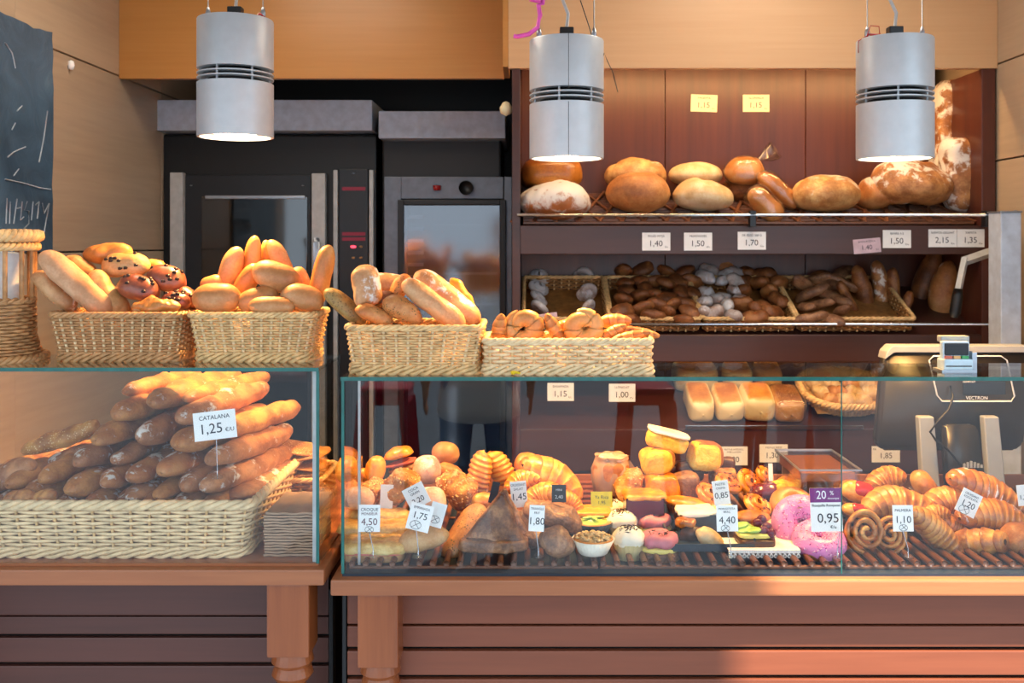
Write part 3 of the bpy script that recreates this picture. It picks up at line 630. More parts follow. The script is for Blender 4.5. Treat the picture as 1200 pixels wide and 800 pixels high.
# ---------------------------------------------------------------- wicker
def rrect(w, d, r, n):
    """n points evenly round a rounded rectangle, with outward normals"""
    r = min(r, w/2-1e-4, d/2-1e-4); per = 2*(w-2*r)+2*(d-2*r)+2*PI*r; out = []
    segs = [((-w/2+r, -d/2), (1, 0), w-2*r), ((w/2-r, -d/2+r), 0, PI*r/2), ((w/2, -d/2+r), (0, 1), d-2*r), ((w/2-r, d/2-r), 1, PI*r/2), ((w/2-r, d/2), (-1, 0), w-2*r), ((-w/2+r, d/2-r), 2, PI*r/2), ((-w/2, d/2-r), (0, -1), d-2*r), ((-w/2+r, -d/2+r), 3, PI*r/2)]
    for k in range(n):
        t = per*k/n
        for p, q, l in segs:
            if t <= l+1e-9: break
            t -= l
        if isinstance(q, tuple): x, y = p[0]+q[0]*t, p[1]+q[1]*t; nx, ny = q[1], -q[0]
        else: an = -PI/2+q*PI/2+t/r; nx, ny = math.cos(an), math.sin(an); x, y = p[0]+r*nx, p[1]+r*ny
        out.append((x, y, nx, ny))
    return np.array(out)
def basket(name, label, p, wt, dt, wb, db, h, mats, rows=15, pitch=.026, rim=.007, group=None, yaw=0, tilt=0, corner=.03, foot=True, cat='basket', th=.0036, local_dz=0):
    t = root(name, p, label, cat, group, R=Matrix.Rotation(math.radians(yaw), 4, 'Z') @ Matrix.Rotation(math.radians(tilt), 4, 'X'))
    ns = max(12, int(round(2*(wt+dt)/pitch/2))*2)
    def ring(f, n): return rrect(wb+(wt-wb)*f, db+(dt-db)*f, corner, n)
    h0 = .018 if foot else .006
    st = []
    for a, b in zip(ring(0, ns), ring(1, ns)): st.append(tube([(a[0], a[1], .003), (b[0], b[1], h-.004)], .0036, 6))
    stuff('stakes', join(*st), mats[1], t, True)
    wv = []
    for j in range(rows):
        f = (h0+(h-h0-rim)*(j+.5)/rows)/h; q = ring(f, ns*2); k = np.arange(ns*2); amp = np.where(k % 2 == 0, np.where((k//2+j) % 2 == 0, 1, -1), 0)*.0052
        pts = np.stack([q[:, 0]+q[:, 2]*amp, q[:, 1]+q[:, 3]*amp, np.full(ns*2, h*f)], 1)
        wv.append(tube(pts, th*.75, 5, True, ry=(h-h0-rim)/rows*.5))
    stuff('weave', join(*wv), mats[0], t, True)
    def twist(z, f, r, n=2, tw=ns, out=0.):
        ms = []
        for i in range(n):
            q = ring(f, ns*4); k = np.arange(ns*4)*2*PI/(ns*4)*tw/2+i*2*PI/n
            ms.append(tube(np.stack([q[:, 0]+q[:, 2]*(r*np.cos(k)+out), q[:, 1]+q[:, 3]*(r*np.cos(k)+out), z+r*np.sin(k)], 1), r*.95, 6, True))
        return join(*ms)
    stuff('rim', twist(h-rim*.6, 1, rim*.62, 3), mats[2], t, True)
    if foot: stuff('foot_band', join(twist(.0165, .12, .0045, 2, out=.002), twist(.0062, .03, .0052, 2, out=.003)), mats[0], t, True)
    mk('base', box(-wb/2+.004, wb/2-.004, -db/2+.004, db/2-.004, .002, .007, .002), mats[0], t, True, smooth=False)
    if not foot or rows < 8: pass
    return t
WK = [M['wicker'], M['wicker_pale'], M['wicker']]; WP = [M['wicker_pale'], M['wicker'], M['wicker_pale']]; WD = [M['wicker_dark'], M['wicker'], M['wicker']]
WR = [M['wicker_red'], M['wicker_pale'], M['wicker_red']]

# ---------------------------------------------------------------- baskets on the left counter top and their bread
def topb(label, u0, u1, vr, ub0, ub1, vb, Yb, dt, db, mats, zt, **kw):
    s = Yb/F; wb = (ub1-ub0)*s; h = (EYE-(vr-285)*(Yb-.02)/F)-zt; wt = (u1-u0)*(Yb-.02)/F
    return basket('bread_basket', label, Vector((P((ub0+ub1)/2, 0, Yb).x, Yb+db/2, zt)), wt, dt, wb, db, h, mats, group='wicker bread baskets on the counter', **kw)
topb('brown wicker basket of mixed rolls and chocolate buns on the glass counter', 57, 210, 367, 67, 204, 423, 2.30, .19, .15, WR, TL, yaw=-1)
topb('wicker basket of smooth golden finger rolls on the glass counter', 221, 369, 367, 231, 360, 424, 2.298, .19, .15, WK, TL)
topb('honey wicker basket of floury and herb breads beside the pale low basket', 402, 561, 382, 412, 558, 439, 2.235, .20, .16, WK, TR, pitch=.03)
topb('low pale wicker basket of curled horn rolls', 567, 764, 398, 569, 762, 440, 2.235, .17, .15, WP, TR, rows=7, corner=.012)
G1 = 'mixed rolls in the brown basket'
for a in [
 ('white floured ciabatta poking out beside the long pale loaf', 63, 341, 2.36, 64, 26, -42, 'ciab', dict(e=4, lump=.05)),
 ('long pale loaf leaning out of the brown basket', 88, 333, 2.33, 108, 34, -42, 'longpale', dict(e=4.5)),
 ('pale knobbly roll behind the long pale loaf', 93, 316, 2.43, 46, 30, -30, 'pale', dict(lump=.06)),
 ('yellow pointed crusty roll leaning in the middle of the brown basket', 124, 345, 2.355, 66, 30, -58, 'pale', dict(lump=.08, by=.1)),
 ('flat split roll topmost in the brown basket', 127, 298, 2.455, 56, 27, 6, 'golden', dict(slash=1, diag=1.5, lump=.05)),
 ('round pale roll with dark raisins under the topmost split roll', 148, 311, 2.415, 54, 33, 4, 'pale', dict(lump=.04)),
 ('small yellow roll tucked behind the chocolate buns', 181, 313, 2.47, 26, 18, 0, 'golden', {}),
 ('chocolate chip bun in the centre front, tilted toward the street', 162, 340, 2.355, 48, 35, -18, 'chocbun', {}),
 ('reddish chocolate chip bun highest of the chocolate buns', 195, 328, 2.40, 46, 36, -12, 'chocbun', {}),
 ('small chocolate bun at the corner rim of the brown basket', 218, 350, 2.39, 30, 28, -25, 'chocbun', {}),
 ('half hidden chocolate bun below the reddish one', 206, 354, 2.345, 34, 24, -10, 'chocbun', {}),
 ('knotted pale roll lying along the front rim', 184, 359, 2.315, 52, 22, 4, 'golden', dict(lump=.14, slash=3, sdep=.2)),
 ('tiny pale crust end at the rim beside the knotted roll', 163, 363, 2.31, 16, 12, 20, 'pale', {})]:
    o = R(*a[:8], group=G1, **a[8])
    if a[7] == 'chocbun' or 'raisins' in a[0]:
        me = o.data; vv = [x.co.copy() for x in me.vertices if x.co.y < .002 and x.co.z > -.006 and abs(x.co.x) < .38*o.dimensions.x]; rr = random.Random(len(a[0])); c = []
        for q in rr.sample(vv, min(9, len(vv))): c.append(xf(pod(.013, .011, .007, 2.2, 2.2, .15, 3, 8, 10), Matrix.Translation(q*.985)))
        stuff('chocolate_chips', join(*c), M['choc'], o, True)
G2 = 'golden finger rolls in the second basket'
for a in [
 ('golden finger roll standing at the back beside the round bun', 271, 316, 2.44, 56, 26, 72, {}),
 ('tallest golden finger roll standing upright at the back', 296, 306, 2.465, 60, 21, 84, {}),
 ('golden finger roll leaning in front of the tallest one', 289, 333, 2.40, 54, 25, 64, {}),
 ('narrow golden roll peeking out behind the tallest finger roll', 311, 304, 2.50, 46, 14, 88, {}),
 ('golden finger roll leaning away behind the top oval bun', 328, 304, 2.465, 52, 21, -62, {}),
 ('oval bun lying on top of the pile of finger rolls', 324, 325, 2.365, 58, 36, -20, {}),
 ('small roll wedged between the oval bun and the standing stick roll', 352, 327, 2.44, 30, 20, -70, {}),
 ('tall golden stick roll standing alone at the basket edge', 377, 325, 2.385, 78, 24, 77, dict(e=4)),
 ('small golden roll behind the large round bun', 249, 332, 2.425, 28, 19, 10, {}),
 ('large round pale bun at the front corner of the golden rolls basket', 254, 350, 2.335, 56, 38, 0, {}),
 ('tan bun half covered by the front oval bun', 303, 351, 2.345, 50, 30, 14, {}),
 ('front oval bun resting on the basket rim', 318, 359, 2.30, 54, 24, -2, {}),
 ('plump tan bun below the stick roll', 354, 350, 2.33, 52, 34, -12, {})]:
    R(*a[:7], mat='bun' if 'bun' in a[0] else 'golden', group=G2, lump=.015, flat=.9, **a[7])
G3 = 'floury breads in the honey basket'
for a in [
 ('olive brown smooth roll leaning over the basket corner', 404, 360, 2.325, 62, 25, -40, 'rye', dict(e=3, lump=.01)),
 ('blocky floured roll standing up at the corner of the honey basket', 427, 336, 2.30, 48, 38, -82, 'ciab', dict(e=5, ce=2.6, lump=.04)),
 ('plain brown roll behind the blocky floured roll', 456, 334, 2.39, 48, 30, -8, 'ciab', {}),
 ('creased brown roll between the plain roll and the long floury loaf', 470, 337, 2.36, 34, 22, 58, 'herb', {}),
 ('long floury loaf slanting down across the honey basket', 508, 358, 2.285, 92, 30, -37, 'ciab', dict(e=4, lump=.03)),
 ('thick white floured loaf behind the slanting long loaf', 524, 351, 2.345, 96, 33, -37, 'ciab', dict(e=4, lump=.05)),
 ('thin orange bread stick at the far end of the honey basket', 545, 353, 2.39, 64, 17, -60, 'orange', dict(e=4, lump=.06)),
 ('short seeded herb roll at the front rim', 438, 370, 2.265, 48, 23, -22, 'herb', {}),
 ('large triangular herb roll in the middle front', 473, 366, 2.275, 54, 30, -32, 'herb', dict(taper=-.3)),
 ('brown crust end glimpsed above the triangular herb roll', 448, 352, 2.33, 32, 22, 10, 'darkroll', {})]:
    R(*a[:8], group=G3, **a[8])
G4 = 'horn rolls in the low pale basket'
def c4(label, u, v, Y, D, flip, tilt=0):
    s = Y/F; md = curl(D*s/2*1.0, D*s*.235); 
    if flip: md = (md[0]*np.array([-1, 1, 1]), [f[::-1] for f in md[1]], md[2])
    return put('horn_roll', md, M['golden'], label, 'bread', P(u, v, Y), tilt, 0, 0, G4)
c4('large curled horn roll next to the honey basket', 614, 385, 2.29, 50, True, 20)
c4('large curled horn roll in the middle of the low pale basket', 684, 385, 2.29, 50, False, 20)
for a in [
 ('small horn roll end standing beside the honey basket', 585, 386, 2.28, 36, 22, 80),
 ('leaning horn roll between the two large curls', 650, 386, 2.29, 42, 20, -62),
 ('horn roll half hidden behind the leaning one', 661, 382, 2.36, 34, 18, 10),
 ('orange horn roll highest behind the low basket end', 719, 376, 2.35, 40, 21, 2),
 ('short horn roll crossing below the highest one', 718, 389, 2.30, 34, 16, 28),
 ('horn roll with twisted tip at the end of the low basket', 748, 389, 2.32, 50, 15, -10),
 ('flat horn roll at the front corner of the low basket', 737, 395, 2.275, 50, 16, 13)]:
    R(*a[:7], mat='golden', group=G4, name='horn_roll', fn=croiss, arc=.9, nseg=2, step=.12)
# tall baguette basket cut by the picture edge
tb2 = root('baguette_basket', P(-8, 424, 2.34)*1, 'tall wicker baguette basket with open bars and a flared foot', 'basket'); tb2.location.z = TL; WLOC[tb2.name] = Vector(tb2.location)
def zz(v): return EYE-(v-285)*2.30/F-TL
Rb = .092
def rings(z0, z1, r0, r1, rows, ns=30, bow=0.):
    ms = []
    for j in range(rows):
        f = (j+.5)/rows; rad = r0+(r1-r0)*f**(1+bow); k = np.arange(ns*2); amp = np.where(k % 2 == 0, np.where((k//2+j) % 2 == 0, 1, -1), 0)*.004; an = k*2*PI/(ns*2)
        ms.append(tube(np.stack([(rad+amp)*np.cos(an), (rad+amp)*np.sin(an), np.full(ns*2, z0+(z1-z0)*f)], 1), .003, 5, True, ry=(z1-z0)/rows*.5))
    return join(*ms)
stuff('weave', join(rings(.008, zz(398), .112, .092, 6, bow=-.5), rings(zz(398), zz(353), .090, .088, 11)), M['wicker_red'], tb2, True)
an = np.arange(96)*2*PI/96
def rope(z, rad, r, n=3, tw=15): return join(*[tube(np.stack([(rad+r*np.cos(an*tw+i*2*PI/n))*np.cos(an), (rad+r*np.cos(an*tw+i*2*PI/n))*np.sin(an), z+r*np.sin(an*tw+i*2*PI/n)], 1), r*.9, 6, True) for i in range(n)])
stuff('foot_band', join(rope(.007, .114, .006), rope(zz(352), .088, .004, 2)), M['wicker_red'], tb2, True)
stuff('rim', join(rope(zz(276), .096, .009), rope(zz(289), .094, .006)), M['wicker'], tb2, True)
for k in range(14):
    a = k*2*PI/14+.1; mk('bar', tube([(.089*math.cos(a), .089*math.sin(a), zz(356)), (.089*math.cos(a), .089*math.sin(a), zz(284))], .0055, 7), M['wicker_red'], tb2, True)
mk('base', lathe([(0, .003), (.105, .003), (.105, .009), (0, .009)], 24), M['wicker_red'], tb2, True)
put('paper_wrap', tube([(0, 0, -.09), (.006, 0, 0), (.014, 0, .075)], [.026, .03, .033], 12), M['paper_white'], 'pale paper sleeve standing inside the tall baguette basket', 'paper', P(6, 332, 2.36), 0)

# ---------------------------------------------------------------- baguettes in the left case
zr = GL+.004
bk = basket('long_bread_basket', 'long pale wicker basket heaped with baguettes inside the glass case', Vector((-.985, 2.525, GL+.001)), .70, .60, .66, .57, .13, WP, rows=12, pitch=.045, rim=.011, corner=.03)
G5 = 'floured baguettes in the glass case'
def bag(label, u, v, T, H, mat, dx=.05, dz=0., Y=2.29, L=.46, **kw):
    s = Y/F; _cnt[0] += 3; d = Vector((dx, 1, dz)).normalized()
    kw = dict(dict(e=3.2, lump=.05, slash=4, sdep=.16, flat=.9, diag=.9), **kw)
    md = loaf(L, T*s, H*s, seed=_cnt[0], nu=36, nv=20, **kw)
    o = mk('baguette', md, M[mat], local=True); o.location = P(u, v, Y)+d*(L/2-.02)
    o.rotation_euler = (-d).to_track_quat('X', 'Z').to_euler(); return tg(o, label, 'bread', G5)
for a in [
 ('orange tipped baguette lying highest on the pile', 150, 458, 32, 24, 'crusty', .20, .0, 2.45, .36),
 ('second baguette from the top of the pile, broad rounded end', 182, 470, 46, 33, 'crusty', .17, .02, 2.40),
 ('plain round ended baguette under the topmost one', 141, 485, 41, 35, 'crusty', .06, .02, 2.36),
 ('upright oval ended baguette in the pile centre below the second', 167, 512, 36, 40, 'floury', .10, .02, 2.34),
 ('broad smooth ended baguette sloping at the pile edge', 117, 514, 46, 34, 'crusty', .06, .02, 2.34),
 ('small floury baguette end deep in the middle of the pile', 138, 538, 35, 28, 'floury', .05, .0, 2.34),
 ('dusty brown baguette end above the floured front row', 92, 541, 38, 36, 'floury', .05, .02, 2.33),
 ('spiral ended baguette near the dark glass corner', 53, 560, 36, 33, 'crusty', .10, .04, 2.31),
 ('oval floury baguette end resting on the basket rim', 86, 574, 46, 34, 'crusty', .02, 0, 2.28),
 ('small heavily floured baguette end in the front row', 124, 565, 32, 32, 'crackle', .02, .0, 2.285),
 ('crackled flour baguette end in the front row beside the small one', 156, 559, 38, 32, 'crackle', .04, .0, 2.285),
 ('crackled flour baguette end below the price card', 194, 551, 44, 34, 'crackle', .06, .0, 2.285),
 ('dark baguette end low behind the rim under the crackled ones', 155, 582, 40, 24, 'floury', .02, 0, 2.29),
 ('dark baguette end low behind the rim next to the floury one', 188, 580, 38, 26, 'crusty', .03, 0, 2.29),
 ('round dusty baguette end just above the price card', 214, 490, 36, 34, 'floury', .20, .03, 2.35),
 ('wide tan baguette end beside the price card', 213, 520, 52, 36, 'crusty', .17, .02, 2.31),
 ('dark dusty baguette end under the wide tan one', 219, 569, 40, 36, 'floury', .06, .0, 2.285),
 ('long banded baguette under the price card with bright tip', 249, 538, 38, 32, 'floury', .17, -.03, 2.285),
 ('long banded baguette along the basket side, lowest bright tip', 241, 569, 40, 34, 'floury', .21, -.02, 2.265),
 ('grey floured loaf sunk behind the basket side', 280, 580, 52, 26, 'floury', .05, .0, 2.34),
 ('orange ended baguette sticking out behind the price card', 260, 506, 36, 30, 'crusty', .20, -.02, 2.38),
 ('bent orange baguette second row at the top of the pile', 222, 466, 34, 26, 'crusty', .19, -.01, 2.45)]:
    bag(*a[:9], *( (a[9],) if len(a) > 9 else ()))
for k, u in enumerate((-40, 0, 36, 72, 106, 142, 176, 210, 246)):
    bag('mostly hidden baguette in the bottom layer of the case basket, '+('first', 'second', 'third', 'fourth', 'fifth', 'sixth', 'seventh', 'eighth', 'ninth')[k]+' from the wall', u, 594, 40, 34, 'floury' if k % 2 else 'crusty', .05, .0, 2.275, .50)
for k, (u, v) in enumerate(((-20, 570), (14, 566), (36, 576))):
    bag(('lower', 'upper', 'middle')[k]+' baguette end of the second layer near the wall side of the case', u, v, 40, 34, 'crusty', .04, .0, 2.30, .48)
for a in [
 ('seeded baguette lying sideways along the pile slope', 74, 514, 2.42, 96, 26, 18, 'seedy'),
 ('grey crust baguette lying sideways low in the pile', 60, 550, 2.44, 120, 32, 24, 'floury'),
 ('long grey floured baguette reaching the picture edge', 12, 558, 2.36, 66, 34, 24, 'floury'),
 ('orange crust end at the rim by the picture edge', 24, 584, 2.27, 38, 22, 8, 'crusty'),
 ('small tan crust end at the rim beside the orange one', 51, 584, 2.275, 32, 20, 6, 'crusty')]:
    R(*a, name='baguette', group=G5, slash=3, e=3.5, lump=.05)
# bags and crate beside the basket
pb = root('paper_bag_stack', (P(340, 0, 2.3).x, 2.34, GL), 'stack of flat brown paper bags beside the long basket', 'paper bags')
x0, x1 = P(310.5, 0, 2.25).x, -.495; n = 15; ms = []; r = random.Random(4)
for k in range(n):
    j = r.uniform(-.003, .003); zb = GL+.0008+k*.0068
    v = np.array([(x0+j+(x1-x0)*i/8, y, zb+.0008*math.sin(i*2+k)+(.001 if y < 2.3 else 0)) for i in range(9) for y in (2.245+r.uniform(-.002, .003), 2.44)])
    f = [(2*i, 2*i+2, 2*i+3, 2*i+1) for i in range(8)]; v2 = v.copy(); v2[:, 2] += .0046; m = len(v)
    ff = f[::-1]+[tuple(q+m for q in g) for g in f]+[(2*i, 2*i+m, 2*i+2+m, 2*i+2) for i in range(8)]+[(0, 1, 1+m, m), (16, 16+m, 17+m, 17)]
    ms.append((np.concatenate([v, v2]), ff))
stuff('bags', join(*ms[:-1]), M['paper_brown'], pb, smooth=False); mk('top_bag', ms[-1], M['paper_brown'], pb, smooth=False)
ct = basket('crate_basket', 'square brown wicker tray behind the paper bags', Vector((P(352, 0, 2.75).x, 2.74, GL+.001)), .17, .22, .16, .21, .085, WD, rows=7, pitch=.03)
G6 = 'toasted flat breads behind the paper bags'
for k, (u, v, a) in enumerate(((346, 552, 4), (352, 543, -6), (356, 533, 8), (345, 524, -10))):
    R(('lowest', 'second lowest', 'third', 'topmost')[k]+' toasted flat bread stacked in the tray behind the paper bags', u, v, 2.72, 62, 10, a, 'seedy', W=60, group=G6, e=5)
# ---------------------------------------------------------------- upper shelf loaves
def ys1(vb): return (EYE-(z(266)-SL*(CY+.02))-.02)/(SL-(285-vb)/F)*1.0
GA = 'loaves on the upper cabinet shelf'
def U(label, u, v, L, T, mat, dy=None, vb=None, a=0, yaw=0, W=None, Y=None, **kw):
    vb = v+T/2 if vb is None else vb
    if Y is None: Y = ys1(vb)+(W or T)*3.6/F*.42
    return R(label, u, v, Y, L, T, a, mat, yaw=yaw, W=W, name=kw.pop('name', 'loaf'), cat=kw.pop('cat', 'bread'), group=GA, **kw)
U('shiny golden tin loaf behind the white floured round loaf', 646, 206, 72, 40, 'golddark', vb=232, e=5, ce=3, lump=.02, W=80, Y=3.80)
U('white floured round loaf with brown cracks, first on the upper shelf', 651, 238, 85, 54, 'country', W=86, e=2.1, slash=3, diag=1.2, sdep=.08, Y=3.64)
U('pale split loaf behind the smooth brown round loaf', 745, 207, 72, 42, 'country3', W=70, slash=2, sdep=.14, Y=3.82)
U('smooth brown round loaf in front of the pale split loaf', 748, 227, 74, 52, 'country2', W=72, e=2.1, lump=.02, flat=.9, Y=3.66)
U('pale oval cob behind another pale cob', 815, 206, 62, 32, 'palecob', W=64, Y=3.84)
U('pale oval cob leaning on the rail by the bracket', 823, 231, 70, 42, 'palecob', W=66, a=-5, Y=3.66, slash=1, diag=.3, sdep=.06)
b7 = U('orange round bun in a knotted plastic bag', 872, 203, 46, 38, 'golden', W=44, Y=3.80, name='bagged_bun')
s7 = 3.80/F; mk('plastic_bag', rough_md(pod(52*s7, 48*s7, 44*s7, 2.2, 2.2, .08, 5), .004, 90, 8), M['film'], b7, True)
mk('bag_knot', xf(rough_md(tube([(0, 0, 0), (.02, 0, .012), (.05, 0, .03), (.075, 0, .045)], [.006, .012, .03, .04], 14), .006, 120, 4), Matrix.Translation((.045, 0, .045))), M['film'], b7, True)
U('dark loaf hidden behind the bagged orange bun', 866, 226, 50, 34, 'darkroll', W=50, Y=3.88)
for lab, u, v, L, T, a, Y in (('shorter golden stick in clear bag, standing on the rack', 896, 242, 50, 30, -48, 3.62), ('longer golden stick in clear bag, slanting above the shorter one', 911, 224, 58, 24, -42, 3.70)):
    o = U(lab, u, v, L, T, 'golden', a=a, Y=Y, name='bagged_stick', e=3.6); s = Y/F
    mk('plastic_bag', rough_md(loaf(L*1.12*s, T*1.14*s, T*1.14*s, e=4, seed=4), .002, 120, 8), M['film'], o, True)
U('large oval brown loaf with pale scored top, alone in mid shelf', 968, 229, 78, 48, 'country3', W=74, slash=2, diag=1.4, sdep=.1, flat=.8, Y=3.68)
U('dark crusty loaf half behind the huge floury loaf', 1026, 229, 40, 44, 'country2', W=60, Y=3.74)
U('huge mottled floury loaf below the third pendant lamp', 1068, 218, 78, 66, 'bagged', W=76, lump=.09, e=2.2, Y=3.70)
U('tall seeded loaf in film standing behind the lamp', 1111, 160, 132, 37, 'bagged', a=88, Y=3.86, W=44, e=8, ce=3.5, lump=.05, name='standing_loaf')
U('tall white floured loaf standing at the cabinet end', 1127, 205, 92, 44, 'bagged', a=92, Y=3.70, W=46, e=8, ce=3.2, lump=.05, name='standing_loaf')

# ---------------------------------------------------------------- middle shelf: tilted wicker trays full of rolls
S2 = .42; TILT = math.degrees(math.atan(S2))
def tray2(label, u0, u1, rows=6):
    s = CY/F; w = (u1-u0)*s; d = .36; xm = P((u0+u1)/2, 0, CY+.03).x; yc = CY+.03+d/2*math.cos(math.radians(TILT))
    return basket('wicker_tray', label, Vector((xm, yc, z(394)+S2*(yc-CY-.02)+.006)), w, d, w-.012, d-.012, .062, WD, rows=rows, pitch=.03, corner=.012, foot=False, tilt=TILT, group='wicker trays on the middle shelf')
tray2('wicker tray of white sugared spiral rolls on the middle shelf', 613, 714); tray2('wicker tray of plain brown rolls on the middle shelf', 716, 821)
tray2('wicker tray of sugared balls and brown buns on the middle shelf', 823, 932); tray2('wide wicker tray of dark sticks and pastries on the middle shelf', 934, 1070)
def T2(u, v):
    """point on the tilted trays seen at pixel u, v, a little above the tray bottom"""
    k = (285-v)/F; z0 = z(394)+.04-S2*(CY+.02); Y = (EYE-z0)/(S2-k); return P(u, v, Y), Y
GS = 'white sugared spirals'
for k, (u, v, nm) in enumerate(((632, 329, 'topmost spiral in the first stack'), (630, 342, 'second spiral in the first stack'), (630, 354, 'third spiral in the first stack'), (631, 365, 'lowest spiral in the first stack'), (684, 328, 'upper spiral in the second stack'), (689, 347, 'middle spiral in the second stack, turned to the street'), (690, 366, 'lowest spiral in the second stack'))):
    p, Y = T2(u, v); s = Y/F; t = 40 if k < 4 else 62
    put('spiral_roll', spiral(15*s, 4.0*s, 2.1, 1.2), M['sugarwhite'], 'white sugared '+nm, 'pastry', p+Vector((0, -.01*k % .03, .015)), 0, k*40, t, GS)
gp_, gy = T2(640, 377); put('price_card_blank', box(-.035, .035, -.001, .001, -.016, .016, .001), M['pinkcard'], 'small lilac card in front of the sugared spirals', 'card', P(642, 372, 3.56), 8)
r = random.Random(11)
proto = {}
def many(name, label, cat, group, n, box_, size, mat, fn, seed, tilt=24, lift=.022):
    r = random.Random(seed); pts = []; tries = 0
    while len(pts) < n and tries < 4000:
        tries += 1; u, v = r.uniform(box_[0], box_[1]), r.uniform(box_[2], box_[3])
        if all(((u-a)/size*1.12)**2+((v-b)/(size*.72))**2 > .34 for a, b in pts): pts.append((u, v))
    me = None; ORD = ('first', 'second', 'third', 'fourth', 'fifth', 'sixth', 'seventh', 'eighth', 'ninth', 'tenth'); pts.sort(key=lambda q: q[1]); nr = 3; per = -(-len(pts)//nr); lab = {}
    for k in range(nr):
        for i, q in enumerate(sorted(pts[k*per:(k+1)*per])): lab[q] = f"{label}, {('back', 'middle', 'front')[k]} row, {ORD[i]} from the left"
    for u, v in pts:
        p, Y = T2(u, v); lb = lab[(u, v)]
        if me is None: o = mk(name, fn(size*Y/F), M[mat], local=True); me = o.data
        else: o = mk(name, None, None, mesh=me)
        o.location = p+Vector((0, 0, lift+r.uniform(0, .012))); o.rotation_euler = (math.radians(tilt)+r.uniform(-.4, .4), r.uniform(-.5, .5), r.uniform(0, 6.3)); o.scale = [r.uniform(.88, 1.12)]*3
        tg(o, lb, cat, group)
many('brown_roll', 'plain brown roll in the second tray', 'bread', 'brown rolls in the second tray', 28, (728, 812, 322, 384), 25, 'darkroll', lambda s: loaf(s*1.15, s*.8, s*.62, seed=5, slash=2, lump=.06, nu=20, nv=14), 3)
many('sugared_ball', 'sugar dusted ball in the third tray', 'pastry', 'sugared balls in the third tray', 16, (826, 868, 322, 384), 19, 'sugarwhite', lambda s: loaf(s*1.05, s*.95, s*.8, seed=8, lump=.08, nu=18, nv=14), 5)
many('brown_bun', 'glazed brown bun beside sugared balls', 'bread', 'brown buns in the third tray', 12, (868, 914, 326, 384), 25, 'darkroll', lambda s: loaf(s*1.1, s*.85, s*.7, seed=12, slash=1, lump=.06, nu=18, nv=14), 6)
many('dark_pastry', 'dark glazed pastry in the wide tray', 'pastry', 'dark pastries in the fourth tray', 13, (938, 988, 330, 384), 26, 'brownp', lambda s: loaf(s*1.5, s*.6, s*.5, seed=15, slash=3, lump=.07, nu=20, nv=14), 8)
def T2r(label, u, v, L, T, a, mat, dY=0., name='loaf', group=None, up=.03, **kw):
    p, Y = T2(u, v); Y = Y-.02+dY; return R(label, u, v, Y, L, T, a, mat, name=name, group=group, **kw)
GB = 'loaves stood on the middle shelf'
T2r('bagged round loaf high behind the sugared balls', 822, 314, 36, 40, 0, 'bagged', dY=.03, group=GB); T2r('dark oval loaf next to the bagged round loaf', 847, 317, 38, 48, 8, 'country2', dY=.045, group=GB)
T2r('long brown loaf lying across above the dark pastries', 902, 306, 66, 26, -30, 'country2', group=GB); T2r('narrow pale loaf end beside the long brown loaf', 925, 306, 34, 16, -38, 'country2', group=GB)
T2r('dark ring shaped roll above the dark pastries', 962, 330, 32, 26, 20, 'darkroll', group=GB)
for k, (u, v, L, T, a) in enumerate(((994, 350, 48, 15, 118), (1012, 340, 62, 22, 106), (1032, 338, 66, 21, 98), (1048, 342, 58, 18, 94), (1062, 358, 36, 13, 70))):
    T2r(('short dark stick leaning at the edge of the stick row', 'thick dark crusty stick standing in the stick row', 'stick with pale crust patches in the stick row', 'narrow dark stick last in the stick row', 'small broken stick leaning beside the stick row')[k], u, v, L, T, a, 'darkroll' if k != 2 else 'bagged', group=GB, slash=4, e=4)
for k, (u, v, L, T, a, m) in enumerate(((1086, 330, 84, 28, 72, 'darkroll'), (1106, 345, 78, 34, 80, 'country2'), (1132, 345, 70, 44, 84, 'country2'))):
    T2r(('tall dark loaf leaning nearest the stick row', 'broad brown loaf standing behind the black lever grip', 'widest brown loaf standing at the cabinet side')[k], u, v, L, T, a, m, group=GB, W=30, slash=2)

# ---------------------------------------------------------------- lower shelf: tin loaves and the roll basket
S3 = .38; T3 = math.degrees(math.atan(S3))
def low(u, v, h):
    k = (285-v)/F; z0 = z(505)+h-S3*(CY+.02); Y = (EYE-z0)/(S3-k); return P(u, v, Y), Y
GT = 'tin loaves on the lower shelf'
def tin(label, u, L, wpx, mat, yoff=.03, hgt=.085, name='tin_loaf', lean=0, **kw):
    w = wpx*CY/F; Yc = CY+yoff+L/2*math.cos(math.radians(T3)); x = P(u, 0, CY+.1).x
    md = loaf(L, w, hgt, e=7, ce=4.5, flat=1., lump=.015, nu=34, nv=28, seed=int(u)%97, **kw)
    v = md[0]; top = np.clip((v[:, 2]/(hgt/2)-.55)*2, 0, 1); rimd = np.maximum(np.abs(v[:, 0])/(L/2), np.abs(v[:, 1])/(w/2))
    md = (v, md[1], np.clip(.05+.8*top*np.clip((.86-rimd)*6, 0, 1)+.1*noise3(v, 40, 3), 0, 1))
    o = mk(name, md, M[mat], local=True); o.location = (x, Yc, z(505)+S3*(Yc-CY-.02)+hgt/2+.006)
    o.rotation_euler = (Matrix.Rotation(math.radians(T3), 4, 'X') @ Matrix.Rotation(PI/2+math.radians(lean), 4, 'Z')).to_euler(); return tg(o, label, 'bread', GT)
M['tin'] = bread('tin_bread', 'ecd6a4', 'd89c50', 'b4702c', ns=10, bump=.15, rough=.4, coat=.2)
tin('first tin loaf with long brown top, front row of the lower shelf', 820, .20, 31, 'tin'); tin('second tin loaf with long brown top, middle of the front row', 853, .20, 34, 'tin')
tin('shorter orange topped tin loaf beside the film wrapped one', 887, .17, 38, 'tin', hgt=.10)
fw = tin('film wrapped speckled loaf at the end of the tin loaf row', 922, .18, 36, 'seedy')
